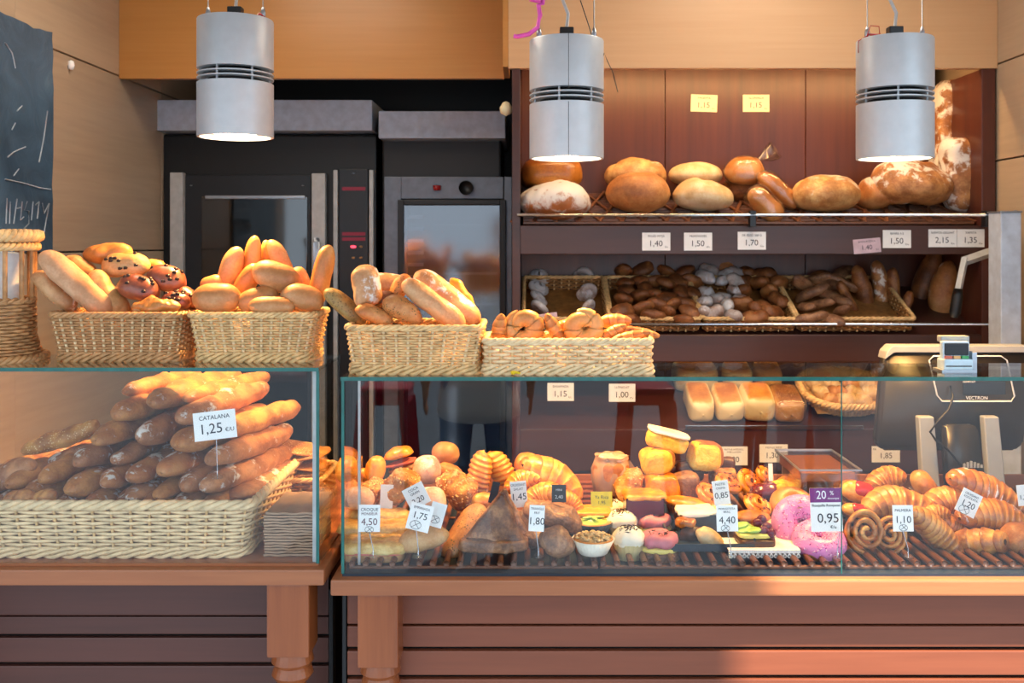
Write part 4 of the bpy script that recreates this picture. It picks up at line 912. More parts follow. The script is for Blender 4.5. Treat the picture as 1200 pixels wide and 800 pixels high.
mk('film_wrap', loaf(.19, 38*CY/F, .092, e=7, ce=4.5, flat=1., lump=.03, seed=4), M['film'], fw, True)
for lab, u, wp, m in (('tin loaf in the back row above the first two', 825, 56, 'tin'), ('back row tin loaf above the orange topped one', 877, 34, 'tin'), ('back row speckled loaf above the wrapped one', 915, 32, 'seedy')): tin(lab, u, .14, wp, m, yoff=.24, hgt=.09)
rb = P(992, 0, 3.66)
bk3 = basket('round_roll_basket', 'wide wicker basket of small dusted rolls behind the case', Vector((rb.x, 3.72, z(505)+.082)), .32, .30, .25, .22, .062, WK, rows=6, pitch=.03, corner=.13, rim=.012, tilt=20)
GRR = 'small dusted rolls in the round basket'; ORD = ('first', 'second', 'third', 'fourth')
for row, (v, us) in enumerate(((441, (962, 982, 1002, 1020)), (451, (955, 974, 995, 1014)), (461, (962, 981, 1001, 1020)), (470, (974, 992, 1010)))):
    for i, u in enumerate(us):
        Y = 3.84-row*.06
        R('small dusted roll in the round basket, '+('rearmost', 'second', 'third', 'front')[row]+f' row, {ORD[i]} from the left', u, v, Y, 25, 20, i*35 % 60-30, 'palecob' if (i+row) % 3 else 'bun', group=GRR, slash=1, lump=.06)
# ---------------------------------------------------------------- pastries in the long case (rods' top at z = .8285)
ZR = GR+.0226
def YF(vb): return (EYE-ZR)*F/(vb-285)
def C(label, u, v, L, T, mat, a=0, Y=None, vb=None, W=None, name='pastry', cat='pastry', group=None, **kw):
    if Y is None: Y = YF(vb or v+T/2)+(W or T)*2.3/F*.35
    return R(label, u, v, Y, L, T, a, mat, W=W, name=name, cat=cat, group=group, **kw)
def CR(label, u, v, L, T, mat='croi', a=0, Y=None, yaw=0, tilt=15, arc=2.0, group='croissants in the pastry case', name='croissant', **kw):
    if Y is None: Y = YF(v+T*.6)+.03
    return R(label, u, v, Y, L, T, a, mat, yaw=yaw, tilt=tilt, name=name, cat='croissant', group=group, fn=croiss, arc=arc, **kw)
def local(name, md, mat, par, off=(0, 0, 0), **kw):
    return mk(name, xf(md, Matrix.Translation(off)), M[mat], par, True, **kw)
M['palebun'] = bread('pink_sugared_bun', 'e8c8a8', 'd8a890', 'b87868', .8, 40, flo=.56, bump=.6, fcol=(.78, .68, .66, 1))
# --- savoury side
GSV = 'savoury pastries behind the toasts'
C('orange glazed bun nearest the glass corner, at the back', 407, 552, 26, 36, 'orange', Y=2.62, group=GSV)
C('small glazed roll between the corner bun and the tall roll', 424, 558, 20, 18, 'orange', Y=2.66, a=20, group=GSV)
C('tall orange glazed roll before the ham sandwich croissant', 441, 550, 34, 26, 'orange', a=75, Y=2.56, group=GSV, slash=2)
hs = root('ham_croissant', P(470, 540, 2.60), 'glazed croissant roll filled with ham, topmost of the savoury pile', 'sandwich', GSV, Rm(14, 0, 0)); s = 2.6/F
local('top_half', loaf(36*s, 26*s, 22*s, lump=.05, seed=5, flat=.3), 'orange', hs, (0, 0, 7*s)); local('ham', rough_md(pod(34*s, 26*s, 5*s, 3, 3, .1, 3), .002, 200), 'ham', hs, (0, 0, -2*s)); local('bottom_half', loaf(36*s, 27*s, 14*s, lump=.05, seed=6), 'brownp', hs, (0, 0, -9*s))
C('pale pink sugared bun beside the ham croissant', 499, 552, 32, 38, 'palebun', Y=2.55, group=GSV)  # white reflection in the glass put into the bun's pale colour
C('round brown bun topmost behind the pale pink bun', 522, 533, 32, 30, 'bun', Y=2.66, group=GSV)
C('seeded roll below the round brown bun', 526, 556, 34, 26, 'herb', Y=2.60, a=-20, group=GSV)
C('almond crusted pastry behind the first price card', 438, 578, 30, 34, 'granola', Y=2.50, a=80, lump=.1, group=GSV)
C('almond crusted pastry leaning behind the blank card', 472, 572, 46, 38, 'granola', Y=2.47, a=30, lump=.1, group=GSV)
C('large almond crusted croissant beside the angled cards', 533, 574, 52, 40, 'granola', Y=2.48, a=-30, lump=.1, slash=3, group=GSV)
C('pink toast of ham under the almond pastries', 420, 585, 36, 30, 'palebun', Y=2.42, group=GSV)
GTS = 'gratin toasts at the case corner'
for lab, u, v, L, T, Y in (('lower gratin toast with browned cheese at the case corner', 440, 642, 72, 24, 2.30), ('middle gratin toast behind the first price card', 442, 620, 84, 20, 2.385)):
    s = Y/F; t = root('gratin_toast', P(u, v, Y), lab, 'toast', GTS)
    local('bread', pod(L*s, 48*s, T*.55*s, 6, 5, .06, 3), 'pale', t, (0, 0, -T*.2*s)); local('cheese', rough_md(pod(L*1.02*s, 49*s, T*.62*s, 5, 5, .10, 7, 24, 40), .0016, 210), 'gratin', t, (0, 0, T*.2*s)); local('ham', pod(L*1.0*s, 48.5*s, T*.16*s, 6, 5, .1, 4), 'ham', t, (0, 0, -T*.02*s))
C('upper gratin toast leaning at the back of the toasts', 446, 603, 70, 16, 'gratin', Y=2.44, W=34, e=5, group=GTS, name='gratin_toast', cat='toast')
C('pale flat roll lying behind the angled price cards', 497, 632, 60, 34, 'pale', a=18, vb=650, lump=.05, group=GTS, name='flat_roll')
C('pale sugared sandwich behind the angled cards', 506, 590, 34, 40, 'palebun', Y=2.40, group=GTS, name='sugared_sandwich')
C('long seeded golden roll slanting toward the glass', 545, 626, 74, 33, 'golden', a=54, vb=658, seeds=0, group=GTS, name='long_roll', tilt=0, e=4) if 0 else R('long seeded golden roll slanting toward the glass', 545, 624, 2.36, 76, 34, 52, 'herb', yaw=30, name='long_roll', cat='pastry', group=GTS, e=4, lump=.03)
# --- film wrapped triangle
s = 2.29/F; tr = root('triangle_puff', P(578, 655, 2.25)+Vector((0, .05, 0)), 'big dark triangular puff pastry in clear film standing on its side', 'pastry'); tr.location.z = ZR+.002
def tri(w, h, top): return [(-w/2, 0), (w/2, 0), (w*top, h)]
def puff_tri(w, h, th, top, seed):
    nu, nv = 26, 40; q = np.linspace(0, 1, nu); an = np.arange(nv)*2*PI/nv; sg = lambda x, k: np.sign(x)*np.abs(x)**k
    wd = (w/2*(1-q)+.004)*np.minimum(1, (q*9+.35))**.5; cx = w*top*q**1.2; t_ = th/2*(1-.55*q)*np.minimum(1, q*7+.4)
    Pt = np.stack([cx[:, None]+wd[:, None]*sg(np.cos(an), .6), t_[:, None]*sg(np.sin(an), .7), np.repeat((q*h)[:, None], nv, 1)], 2)
    v = Pt.reshape(-1, 3); v = v+np.stack([noise3(v, 90, seed)*.0018, noise3(v, 110, seed+1)*.003, noise3(v, 80, seed+2)*.0015], 1); return grid(v.reshape(nu, nv, 3), crust=.5+.3*noise3(v, 70, seed+4)+.25*np.repeat(np.exp(-(1-np.abs(np.cos(an)))*6)[None], nu, 0).reshape(-1))
local('back_layer', puff_tri(78*s, 58*s, .045, .10, 3), 'brownp', tr, (4*s, .05, 6*s)); local('front_layer', puff_tri(80*s, 62*s, .05, .12, 8), 'brownp', tr, (0, 0, 3*s))
local('filling', rough_md(pod(66*s, .06, 6*s, 4, 4, .1), .002, 100), 'chocmid', tr, (0, .006, 13*s)); local('base_layer', rough_md(pod(80*s, .075, 17*s, 4, 3, .08), .002, 90), 'brownp', tr, (0, .004, 6*s))
# --- ridged orange puffs and croissants
GR_ = 'ridged orange puffs at the back'
def ridged(label, u, v, w, h, a, Y, n=9):
    s = Y/F; t = np.linspace(-1, 1, 60); rr = (1-np.abs(t)**3)**.5*(1+.07*np.cos(t*n*PI)); nv = 18; an = np.arange(nv)*2*PI/nv
    Pt = np.stack([np.repeat((t*h/2*s)[:, None], nv, 1)+.003*np.sin(an)[None], w/2*s*rr[:, None]*np.cos(an), w/2*s*.8*rr[:, None]*np.sin(an)], 2)
    return put('ridged_puff', grid(Pt, crust=np.repeat((.45+.4*np.cos(t*n*PI))[:, None], nv, 1)), M['orange'], label, 'pastry', P(u, v, Y), a, 0, 30, GR_)
ridged('ridged orange puff leaning behind the triangle, nearer the toasts', 562, 555, 32, 54, 78, 2.57); ridged('ridged orange puff slanting beside the first ridged one', 586, 549, 34, 46, 118, 2.60, 8)
CR('small orange glazed croissant end behind the first croissant card', 612, 563, 40, 30, 'orange', 20, 2.55); CR('large glazed orange croissant high at the back', 646, 560, 76, 48, 'orange', -32, 2.58, arc=1.4, step=.05, nseg=3); C('round orange bun end behind the large glazed croissant', 618, 544, 30, 28, 'orange', Y=2.66, group=GR_)
CR('golden flaky croissant curled before the large glazed one', 634, 580, 42, 30, 'orange', 25, 2.48, arc=2.4); CR('golden croissant tip beside the dark card', 668, 588, 36, 26, 'orange', -40, 2.47, arc=1.6)
C('small pink iced pastry below the ridged puffs', 570, 588, 36, 22, 'orange', Y=2.46, group=GR_); C('flat golden pastry behind the triangle film', 600, 592, 46, 26, 'croi', Y=2.46, group=GR_)
# --- chocolate puffs by the dark card
GD = 'brown puffs around the triangle card'
C('big dark brown puff slanting behind the triangle card', 648, 607, 72, 36, 'brownp', a=-18, Y=2.40, lump=.1, group=GD); C('round brown puff ball at the front beside the card stem', 651, 636, 42, 36, 'brownp', vb=654, lump=.1, slash=2, group=GD)
C('dark reddish puff left of the card stem', 612, 612, 44, 34, 'brownp', Y=2.44, lump=.1, group=GD) if 0 else C('dark reddish puff between the triangle and the round brown puff', 616, 616, 40, 34, 'brownp', Y=2.40, lump=.1, group=GD); C('shadowed brown puff end under the slanting one', 628, 634, 32, 28, 'brownp', Y=2.34, lump=.1, group=GD)
# --- yellow cake, tart bowls
yc = root('layer_cake', P(694, 604, 2.47), 'yellow and pink layered cake slice under the yellow card', 'cake'); s = 2.47/F
local('pink_layer', pod(50*s, 40*s, 7*s, 6, 6, .05), 'icing_pink', yc, (0, 0, -5*s), smooth=True); local('sponge', pod(50*s, 40*s, 6*s, 6, 6, .06), 'crumb', yc, (0, 0, 0)); local('yellow_icing', pod(48*s, 38*s, 6*s, 5, 6, .06), 'orangec', yc, (-2*s, 0, 6*s))
def bowl(label, u, v, w, h, cupm, fillm, group, nm, bitn=0, vb=None):
    Y = YF(vb or v+h/2)+w*.5*2.2/F; s = Y/F; t = root(nm, P(u, v+h/2, Y), label, 'tart', group); t.location.z = ZR+.001 if vb is None else P(0, v+h/2, Y).z
    R_ = w/2*s; H = h*.62*s
    local('paper_cup', lathe([(0, .0), (R_*.62, 0), (R_*.68, .002), (R_, H), (R_*.97, H), (R_*.66, .005), (0, .005)], 96, rad=lambda a: 1+.018*np.sin(a*32)), cupm, t)
    local('crust', lathe([(R_*.3, H*.7), (R_*.95, H*.93), (R_*.9, H*1.08), (R_*.7, H)], 40), 'cakecrust', t); local('filling', lathe([(R_*.84, H*.9), (R_*.6, H*1.1), (.0004, H*1.25)], 32), fillm, t)
    if bitn:
        f = lambda r: ((lambda a, q: (Vector((q*math.cos(a), q*math.sin(a), H*(1.28-.28*(q/R_)**2))), (0, .2, 1)))(r.random()*6.28, R_*.82*r.random()**.5)); stuff('nuts', bits(bitn, f, R_*.17, 4, 1.7), M['pinenut'], t, True)
    return t
bowl('pine nut tartlet in a white pleated paper cup at the front', 695, 642, 50, 28, 'paper_cup', 'pinenut', 'small tarts in cups', 'nut_tart', 90)
t = bowl('green fruit tart in a dark cup behind the nut tartlet', 694, 620, 50, 24, 'bluetray', 'green', 'small tarts in cups', 'fruit_tart')
for k in range(5): local('fruit_slice', xf(pod(.03, .012, .004, 2.4, 2.4, .05), Matrix.Translation((.0+.016*math.cos(k*1.25), .016*math.sin(k*1.25), .042)) @ Matrix.Rotation(k*1.25, 4, 'Z')), 'green', t)
# --- cupcakes with sprinkles and pink cream choux
GC = 'cream cupcakes with chocolate sprinkles'
def cupcake(label, u, v, w, h, Y):
    s = Y/F; R_ = w/2*s/1.08; t = root('cupcake', P(u, v+h/2, Y), label, 'cupcake', GC); cup, top = muffin(R_, h*.56*s, h*.42*s)
    local('paper_cup', cup, 'cup_cream', t); local('cream', rough_md(top, .0022, 170), 'cream_w', t); H = h*.56*s
    f = lambda r: ((lambda a, q: (Vector((R_*q*math.cos(a), R_*q*math.sin(a), H+h*.42*s*(1-q**4.5)+.0012)), (q*math.cos(a), q*math.sin(a), 1)))(r.random()*6.28, .8*r.random()**.5)); stuff('chocolate_sprinkles', bits(46, f, .003, 9, 4.5), M['choc'], t, True)
cupcake('front cream cupcake with chocolate sprinkles in a pleated cup', 737, 637, 40, 42, 2.31); cupcake('second cream cupcake with sprinkles, right behind the front one', 728, 614, 38, 34, 2.44); cupcake('rearmost cream cupcake with sprinkles beside the yellow card', 716, 600, 34, 30, 2.54)
GCH = 'pink cream choux sandwiches'
def choux(label, u, v, w, h, Y):
    s = Y/F; t = root('cream_choux', P(u, v, Y), label, 'pastry', GCH)
    local('bottom_half', pod(w*1.06*s, w*.9*s, h*.44*s, 4, 3, .08), 'brownp', t, (0, 0, -h*.3*s)); local('custard', rough_md(pod(w*.98*s, w*.78*s, h*.24*s, 3, 2.6, .08), .0015, 180), 'custard', t, (0, 0, -h*.06*s)); local('pink_top', rough_md(pod(w*.98*s, w*.86*s, h*.54*s, 2.4, 2.6, .07), .0012, 160), 'pinkc', t, (0, 0, h*.24*s))
    f = lambda r: (Vector((r.uniform(-.25, .25)*w*s, r.uniform(-.3, .1)*w*s, h*.49*s)), (0, -.3, 1)); stuff('chocolate_shavings', bits(14, f, .004, 5, 2.5), M['choc'], t, True)
choux('front pink topped cream choux beside the cupcake', 772, 640, 44, 36, 2.31); choux('second pink topped cream choux behind the front one', 766, 617, 40, 32, 2.45)
# --- wrapped muffin, crumb muffin, cakes
wm = root('wrapped_muffin', P(717, 576, 2.64), 'large brown muffin wrapped in crimped pale paper at the back', 'muffin'); s = 2.64/F
local('muffin', rough_md(pod(47*s, 45*s, 34*s, 2.6, 2.4, .05, 5), .002, 120), 'cakecrust', wm, (0, 0, 24*s)); local('paper', rough_md(lathe([(17*s, 0), (20*s, .001), (24*s, 16*s), (24.5*s, 26*s), (21*s, 36*s), (18*s, 40*s), (20*s, 43*s), (17*s, 39*s)], 44, rad=lambda a: 1+.06*np.sin(a*5+1)+.03*np.sin(a*11)), .003, 130, 6), 'paper_brown', wm); local('flour_top', rough_md(pod(34*s, 32*s, 8*s, 2.4, 2.4, .12, 3), .002, 140), 'palebun', wm, (2*s, 0, 40*s))
C('crumbly streusel muffin beside the paper wrapped one', 738, 576, 34, 42, 'granola', Y=2.60, lump=.12, name='crumb_muffin', cat='muffin')
dk = bowl('dark purple cup between the yellow card and streusel muffin', 714, 594, 34, 22, 'grape', 'choc', 'small tarts in cups', 'dark_cup', vb=605)
GK = 'sponge cake pieces at the back'
def cakep(label, u, v, w, h, Y, a=0, top=None, inner='crumb', crust='cakecrust', e=4.5, d=None):
    s = Y/F; t = root('cake_piece', P(u, v, Y), label, 'cake', GK, Rm(a, 0, 0)); d = (d or w*.9)*s
    local('sponge', rough_md(pod(w*s, d, h*s, e, e, .05, int(u) % 50, 26, 36), .0012, 170), inner, t)
    if crust: local('crust', rough_md(pod(w*1.0*s, d*.96, h*1.03*s, e, e, .05, int(u) % 50, 22, 30), .001, 150), crust, t, (w*.10*s, .012, h*.02*s))
    if top: local('icing', rough_md(pod(w*1.05*s, d*1.02, h*.2*s, 5, 4, .14, 9, 16, 30), .0015, 120), top, t, (0, 0, h*.5*s))
cakep('yellow cake wedge with white icing, topmost of the cake pile', 781, 516, 48, 20, 2.66, -14, 'cream_w', crust=None, d=40)
cakep('round yellow sponge piece under the white iced wedge', 769, 541, 36, 32, 2.62, 0, e=3.2); cakep('bundt cake slice with yellow cut face at the pile top', 825, 533, 36, 32, 2.66, -6, e=3.6)
cakep('orange sponge piece at the bottom of the cake pile', 775, 570, 40, 32, 2.58, 0, inner='orange', crust=None)
cakep('pinkish glazed sponge piece beside the orange one', 802, 569, 34, 30, 2.58, 0, inner='brownp', crust=None); cakep('dark chocolate cake piece behind the bundt slice', 806, 552, 36, 24, 2.68, 8, inner='chocmid', crust=None); cakep('crumb topped cake square behind the bundt slice foot', 846, 560, 30, 24, 2.70, 0, inner='granola', crust=None)
cakep('brown chocolate square standing by the grey price card', 851, 545, 20, 20, 2.72, 0, inner='chocmid', crust=None); cakep('dark brownie square under the sponge pile', 790, 553, 30, 20, 2.68, 0, inner='chocmid', crust=None)
GDA = 'danish swirls around the small price card'
def dan(label, u, v, D, Y, tilt=38, a=0, core='raisin'):
    s = Y/F; o = put('danish_swirl', spiral(D/2*s, D*.11*s, 2.1, 1.0, int(u)), M['orange'], label, 'pastry', P(u, v, Y), a, 40, tilt, GDA)
    f = lambda r: ((lambda q, w: (Vector((w*math.cos(q), w*math.sin(q), D*.15*s)), (0, 0, 1)))(r.random()*6.28, D*.40*s*r.random()**.5)); stuff('raisins', bits(22, f, .005, 6, 1.4), M[core], o, True); return o
dan('raisin danish behind the small price card', 830, 579, 42, 2.52); dan('orange danish behind and above the raisin danish', 852, 566, 40, 2.60, 30); dan('danish beside the dark chocolate wrapper', 876, 564, 42, 2.63, 60); dan('glossy danish swirl with dark centre before the plain doughnut', 886, 591, 42, 2.46, 35)
dan('danish half hidden under the small price card', 846, 596, 40, 2.45, 30); dan('small danish behind the dark wrapper', 895, 556, 30, 2.68, 50)
C('flat orange puff strip in front of the raisin danish', 808, 590, 56, 14, 'orange', Y=2.50, a=-8, W=30, e=4, group=GDA, name='puff_strip'); C('orange puff end beside the strip', 838, 606, 44, 14, 'orange', Y=2.42, a=-20, W=26, group=GDA, name='puff_strip')
C('brown baked base below the glossy danish', 882, 605, 40, 14, 'cakecrust', Y=2.42, W=36, group=GDA, name='puff_slice')
# --- boxes with iced tops
def boxcake(label, u, v, w, h, Y, m, top, dn=None):
    s = Y/F; t = root('boxed_cake', P(u, v, Y), label, 'cake', 'iced cakes in dark boxes'); d = w*.9*s
    local('box', join(box(-w/2*s, w/2*s, -d/2, d/2, -h/2*s, -h/2*s+.002), box(-w/2*s, w/2*s, -d/2, -d/2+.002, -h/2*s, h/2*s), box(-w/2*s, -w/2*s+.002, -d/2, d/2, -h/2*s, h/2*s), box(w/2*s-.002, w/2*s, -d/2, d/2, -h/2*s, h/2*s)), m, t, smooth=False)
    local('icing', rough_md(pod(w*1.12*s, d*1.05, h*.3*s, 4, 4, .16, 5, 20, 36), .003, 60, int(u)), top, t, (0, 0, h*.5*s)); local('sponge', pod(w*.94*s, d*.95, h*.9*s, 6, 6, .02), 'crumb', t, (0, 0, 0))
boxcake('cake with orange icing spilling over a dark purple box', 754, 592, 44, 26, 2.48, 'grape', 'orange'); boxcake('cake with white icing folded over a dark blue box', 816, 610, 44, 24, 2.42, 'bluetray', 'cream_w')
bt = root('blue_tray', (P(830, 0, 2.36).x, 2.36, ZR), 'dark blue tray holding the cream roll at the front', 'tray'); s = 2.3/F; x0, x1 = P(786, 0, 2.29).x, P(884, 0, 2.29).x
mk('bottom', box(x0, x1, 2.285, 2.46, ZR+.001, ZR+.005, .001), M['bluetray'], bt, smooth=False); mk('lip', join(box(x0, x1, 2.283, 2.287, ZR+.001, ZR+.018), box(x0-.002, x0+.002, 2.285, 2.46, ZR+.001, ZR+.03), box(x1-.002, x1+.002, 2.285, 2.46, ZR+.001, ZR+.03)), M['bluetray'], bt, smooth=False)
C('white cream roll slanting in the dark blue tray', 832, 633, 40, 24, 'palecob', a=-38, Y=2.34, lump=.05, name='cream_roll'); ch = root('caramel_chocolate', P(806, 620, 2.37), 'chocolate shell holding a caramel piece in the dark tray', 'chocolate'); s = 2.37/F
local('shell', xf(prism([(-14*s, -10*s), (14*s, -10*s), (17*s, 10*s), (-6*s, 6*s)], 20*s, .004), Matrix.Rotation(.3, 4, 'Y')), 'chocmid', ch, (0, 0, -14*s)); local('caramel', rough_md(pod(22*s, 18*s, 11*s, 3, 3, .1), .0015, 150), 'golddark', ch, (-3*s, -4*s, 9*s))
C('pale meringue leaning on the tray edge below the price card', 846, 598, 26, 22, 'palecob', Y=2.43, lump=.08, name='meringue')
# --- kiwi tart on doily, doughnuts
kt = root('kiwi_grape_tart', P(884, 640, 2.33), 'fruit tart slice with green kiwi and dark grapes on chocolate biscuit', 'tart'); kt.location.z = ZR+.004; s = 2.33/F
local('biscuit', rough_md(pod(44*s, 46*s, 11*s, 5, 5, .07), .0015, 150), 'chocmid', kt, (0, 0, 6*s)); local('custard', pod(40*s, 40*s, 7*s, 4, 4, .05), 'custard', kt, (-2*s, 0, 14*s))
for k, (x, y, a) in enumerate(((-13, -8, -.2), (-4, -12, -.1), (-10, 4, .2), (-16, 0, -.3))): local('kiwi_slice', xf(pod(19*s, 17*s, 5*s, 2.2, 2.2, .04), Matrix.Translation((x*s, y*s, (19+k)*s)) @ Matrix.Rotation(a, 4, 'Y')), 'green', kt)
for x, y, zz_ in ((8, -12, 19), (14, -4, 21), (10, 6, 27), (4, 2, 24), (16, -14, 17)): local('grape', pod(12*s, 11*s, 11*s, 2, 2, .01), 'grape', kt, (x*s, y*s, zz_*s))
dl = root('paper_doily', (P(893, 0, 2.29).x, 2.31, ZR+.002), 'white lace paper doily hanging over the rod tray', 'doily'); s = 2.28/F
r = random.Random(2); bmx = []; W_ = 84*s
for k in range(16):
    x = -W_/2+W_*(k+.5)/16; bmx.append(xf(lathe([(.0022, -.0004), (.0052, -.0004), (.0052, .0004), (.0022, .0004), (.0022, -.0004)], 10), Matrix.Translation((x, -.045, -.006)) @ Matrix.Rotation(PI/2, 4, 'X')))
    bmx.append(xf(lathe([(.0018, -.0004), (.0048, -.0004), (.0048, .0004), (.0018, .0004), (.0018, -.0004)], 10), Matrix.Translation((x, -.0445, .0035)) @ Matrix.Rotation(PI/2, 4, 'X')))
local('lace_edge', join(*bmx), 'paper_white', dl); local('sheet', box(-W_/2, W_/2, -.044, .05, .0072, .0084, .0003), 'paper_white', dl, smooth=False)
local('fold', box(-W_/2, W_/2, -.0448, -.0438, .0, .0084, .0003), 'paper_white', dl, smooth=False)
pp = put('parchment_sheet', (np.array([(x*.02, y*.03, .002*math.sin(x*2+y)+.0) for x in range(-2, 3) for y in range(-2, 3)]), [(i*5+j, i*5+5+j, i*5+6+j, i*5+1+j) for i in range(4) for j in range(4)]), M['paper_white'], 'sheet of pale baking paper between tart and doughnuts', 'paper', P(918, 622, 2.40), 0, 20, 12)
m_ = pp.modifiers.new('thickness', 'SOLIDIFY'); m_.thickness = .001
GDO = 'doughnuts behind the purple discount card'
def dough(label, u, v, D, Y, tilt, ic=None, spr=False, a=0, yaw=0):
    s = Y/F; R_, r_ = D*.275*s, D*.22*s; o = put('doughnut', donut(R_, r_, int(u)), M['golden'], label, 'doughnut', P(u, v, Y), a, yaw, tilt, GDO)
    if ic: local('icing', icing(R_, r_, int(v)), ic, o)
    if spr:
        f = lambda r: ((lambda q, b: (Vector(((R_+1.07*r_*math.cos(b))*math.cos(q), (R_+1.07*r_*math.cos(b))*math.sin(q), 1.07*r_*math.sin(b))), (math.cos(b)*math.cos(q), math.cos(b)*math.sin(q), math.sin(b))))(r.random()*6.28, r.uniform(.25, 2.9))); stuff('sprinkles', bits(200, f, .0028, 3, 2.4), M['sprk'], o, True); stuff('dark_sprinkles', bits(120, f, .0026, 8, 2.4), M['sprk2'], o, True)
    return o
M['sprk'] = plain('pink_sprinkles', 'f0b8dc', .4, 0, .5, 300); M['sprk2'] = plain('magenta_sprinkles', 'a83c90', .4); M['sug'] = plain('sugar_grains', 'f0dcc4', .5)
dough('plain sugared doughnut behind the pink iced ones', 929, 592, 54, 2.48, 28); dough('large pink iced doughnut with sprinkles leaning upright', 939, 614, 68, 2.38, 62, 'icing_pink', True, 8); dough('smaller pink iced doughnut lying in front of the large one', 960, 634, 62, 2.315, 22, 'icing_pink', True)
# --- dark wrapper cakes at the back
wc = root('wrapped_pastry', P(905, 577, 2.58), 'yellow pastry in a dark purple wrapper before the clear box', 'pastry'); s = 2.58/F
local('wrapper', xf(prism([(-24*s, -8*s), (22*s, -12*s), (4*s, 12*s), (-22*s, 8*s)], 22*s, .004), Matrix.Rotation(PI/2, 4, 'X')), 'grape', wc, (0, .02, 0)); local('filling', rough_md(pod(30*s, 24*s, 14*s, 3, 3, .1), .002, 150), 'crumb', wc, (14*s, .0, 6*s))
C('crumbed orange pastry behind the dark purple wrapper', 928, 566, 34, 20, 'orange', Y=2.66, a=-14, lump=.1)
# --- clear box with lid
ab = root('clear_box', (P(973, 0, 2.55).x, 2.62, ZR+.001), 'clear acrylic box with a wooden divider behind the discount card', 'box'); x0, x1 = P(938, 0, 2.5).x, P(1008, 0, 2.5).x; zb, ztp = ZR+.002, P(0, 548, 2.55).z
q = .003
mk('walls', join(box(x0, x1, 2.5, 2.5+q, zb, ztp), box(x0, x1, 2.74, 2.74+q, zb, ztp), box(x0, x0+q, 2.5+q, 2.74, zb, ztp), box(x1-q, x1, 2.5+q, 2.74, zb, ztp)), M['acrylic'], ab, smooth=False)
mk('lid', box(x0-.004, x1+.004, 2.495, 2.748, ztp, ztp+.004, .001), M['acrylic'], ab, smooth=False); mk('rim', join(*[box(a, b, c, d, ztp+.004, ztp+.008) for a, b, c, d in ((x0-.004, x1+.004, 2.495, 2.50), (x0-.004, x1+.004, 2.743, 2.748), (x0-.004, x0, 2.5, 2.743), (x1, x1+.004, 2.5, 2.743))]), M['steel'], ab, smooth=False)
mk('divider', box(x0+.006, x1-.006, 2.70, 2.71, zb, ztp-.032, .001), M['paper_brown'], ab, smooth=False); mk('wooden_base', box(x0+.006, x1-.006, 2.52, 2.735, ztp-.03, ztp-.006, .002), M['rail'], ab, smooth=False)
# --- red rolls
GRD = 'red glazed rolls beside the croissants'
for lab, u, v, L, T, a, Y in (('shiny red glazed roll behind the discount card', 1006, 578, 46, 28, -18, 2.50), ('small red and yellow glazed roll below the shiny red one', 1003, 599, 34, 18, -12, 2.43)):
    o = C(lab, u, v, L, T, 'orange', a=a, Y=Y, group=GRD, name='red_roll'); s = Y/F
    local('red_glaze', loaf(L*.72*s, T*.98*s, T*.95*s, e=3, seed=4, lump=.06, flat=.5), 'red', o, (L*.06*s, -.001, T*.06*s))
# --- palmier
def palmier(w, h):
    ms = []
    for sgn, R_ in ((-1, h*.54), (1, h*.46)):
        n = 90; q = np.linspace(0, 1, n); th = PI*1.5-q*0-(1-q)*2*PI*2.6; rad = R_*(.10+.86*q); rr = R_*.115*np.clip((q+.08)*8, .3, 1)
        p = np.stack([sgn*R_*.66+sgn*-rad*np.cos(th), -.006*(1-q)+(.008 if sgn > 0 else 0), rad*np.sin(th)], 1); ms.append(tube(p, rr*1.05, 10, ry=rr*1.05) if 0 else tube(p, rr, 10, ry=np.full(n, R_*.2)) if 0 else tube(p, rr, 10))
    m = join(*ms); v = m[0]; v = v*np.array([w/(v[:, 0].max()-v[:, 0].min()), 1.6, 1]); c = .3+.5*(noise3(v, 90, 3)*.5+.5)*(.6-v[:, 1]*30); v = v-(v.min(0)+v.max(0))/2
    v = v+np.stack([0*v[:, 0], noise3(v, 60, 5)*.002, noise3(v, 50, 6)*.0015], 1); return v, m[1], np.clip(c, 0, 1)
put('palmier', palmier(76*2.31/F, 50*2.31/F), M['croi'], 'large flat palmier with curled layers at the tray front', 'pastry', P(1027, 626, 2.31), -8, 0, -14)
CR('croissant highest at the back beside the till stand', 1036, 563, 46, 34, 'croi', 20, 2.62, arc=1.6, tilt=25); CR('large croissant arched above the palmier', 1052, 590, 86, 44, 'croi', -6, 2.46, arc=1.9, tilt=30, nseg=5)
C('smooth golden croissant end pointing up beside the till', 1082, 570, 40, 28, 'croi', a=-56, Y=2.56, name='croissant', cat='croissant', group='croissants in the pastry case', slash=0); CR('croissant lying behind the sugared croissant card', 1108, 586, 56, 36, 'croi', 12, 2.48, arc=1.6)
CR('ridged croissant in front, tip pointing down to the tray', 1094, 620, 78, 36, 'croi', -42, 2.34, arc=1.2, nseg=5, tilt=10); CR('short croissant tucked behind the front one', 1118, 618, 44, 26, 'croi', -38, 2.42, arc=1.3); CR('knobbly croissant end above the front croissant', 1094, 602, 34, 24, 'croi', 10, 2.42, arc=1.4)
CR('big sugar dusted croissant topmost near the picture edge', 1152, 573, 96, 42, 'sugarc', -24, 2.50, arc=1.2, nseg=5, tilt=20, group='sugared croissants'); CR('sugar dusted croissant below the topmost one', 1160, 603, 84, 44, 'sugarc', -6, 2.41, arc=1.3, nseg=5, tilt=20, group='sugared croissants')
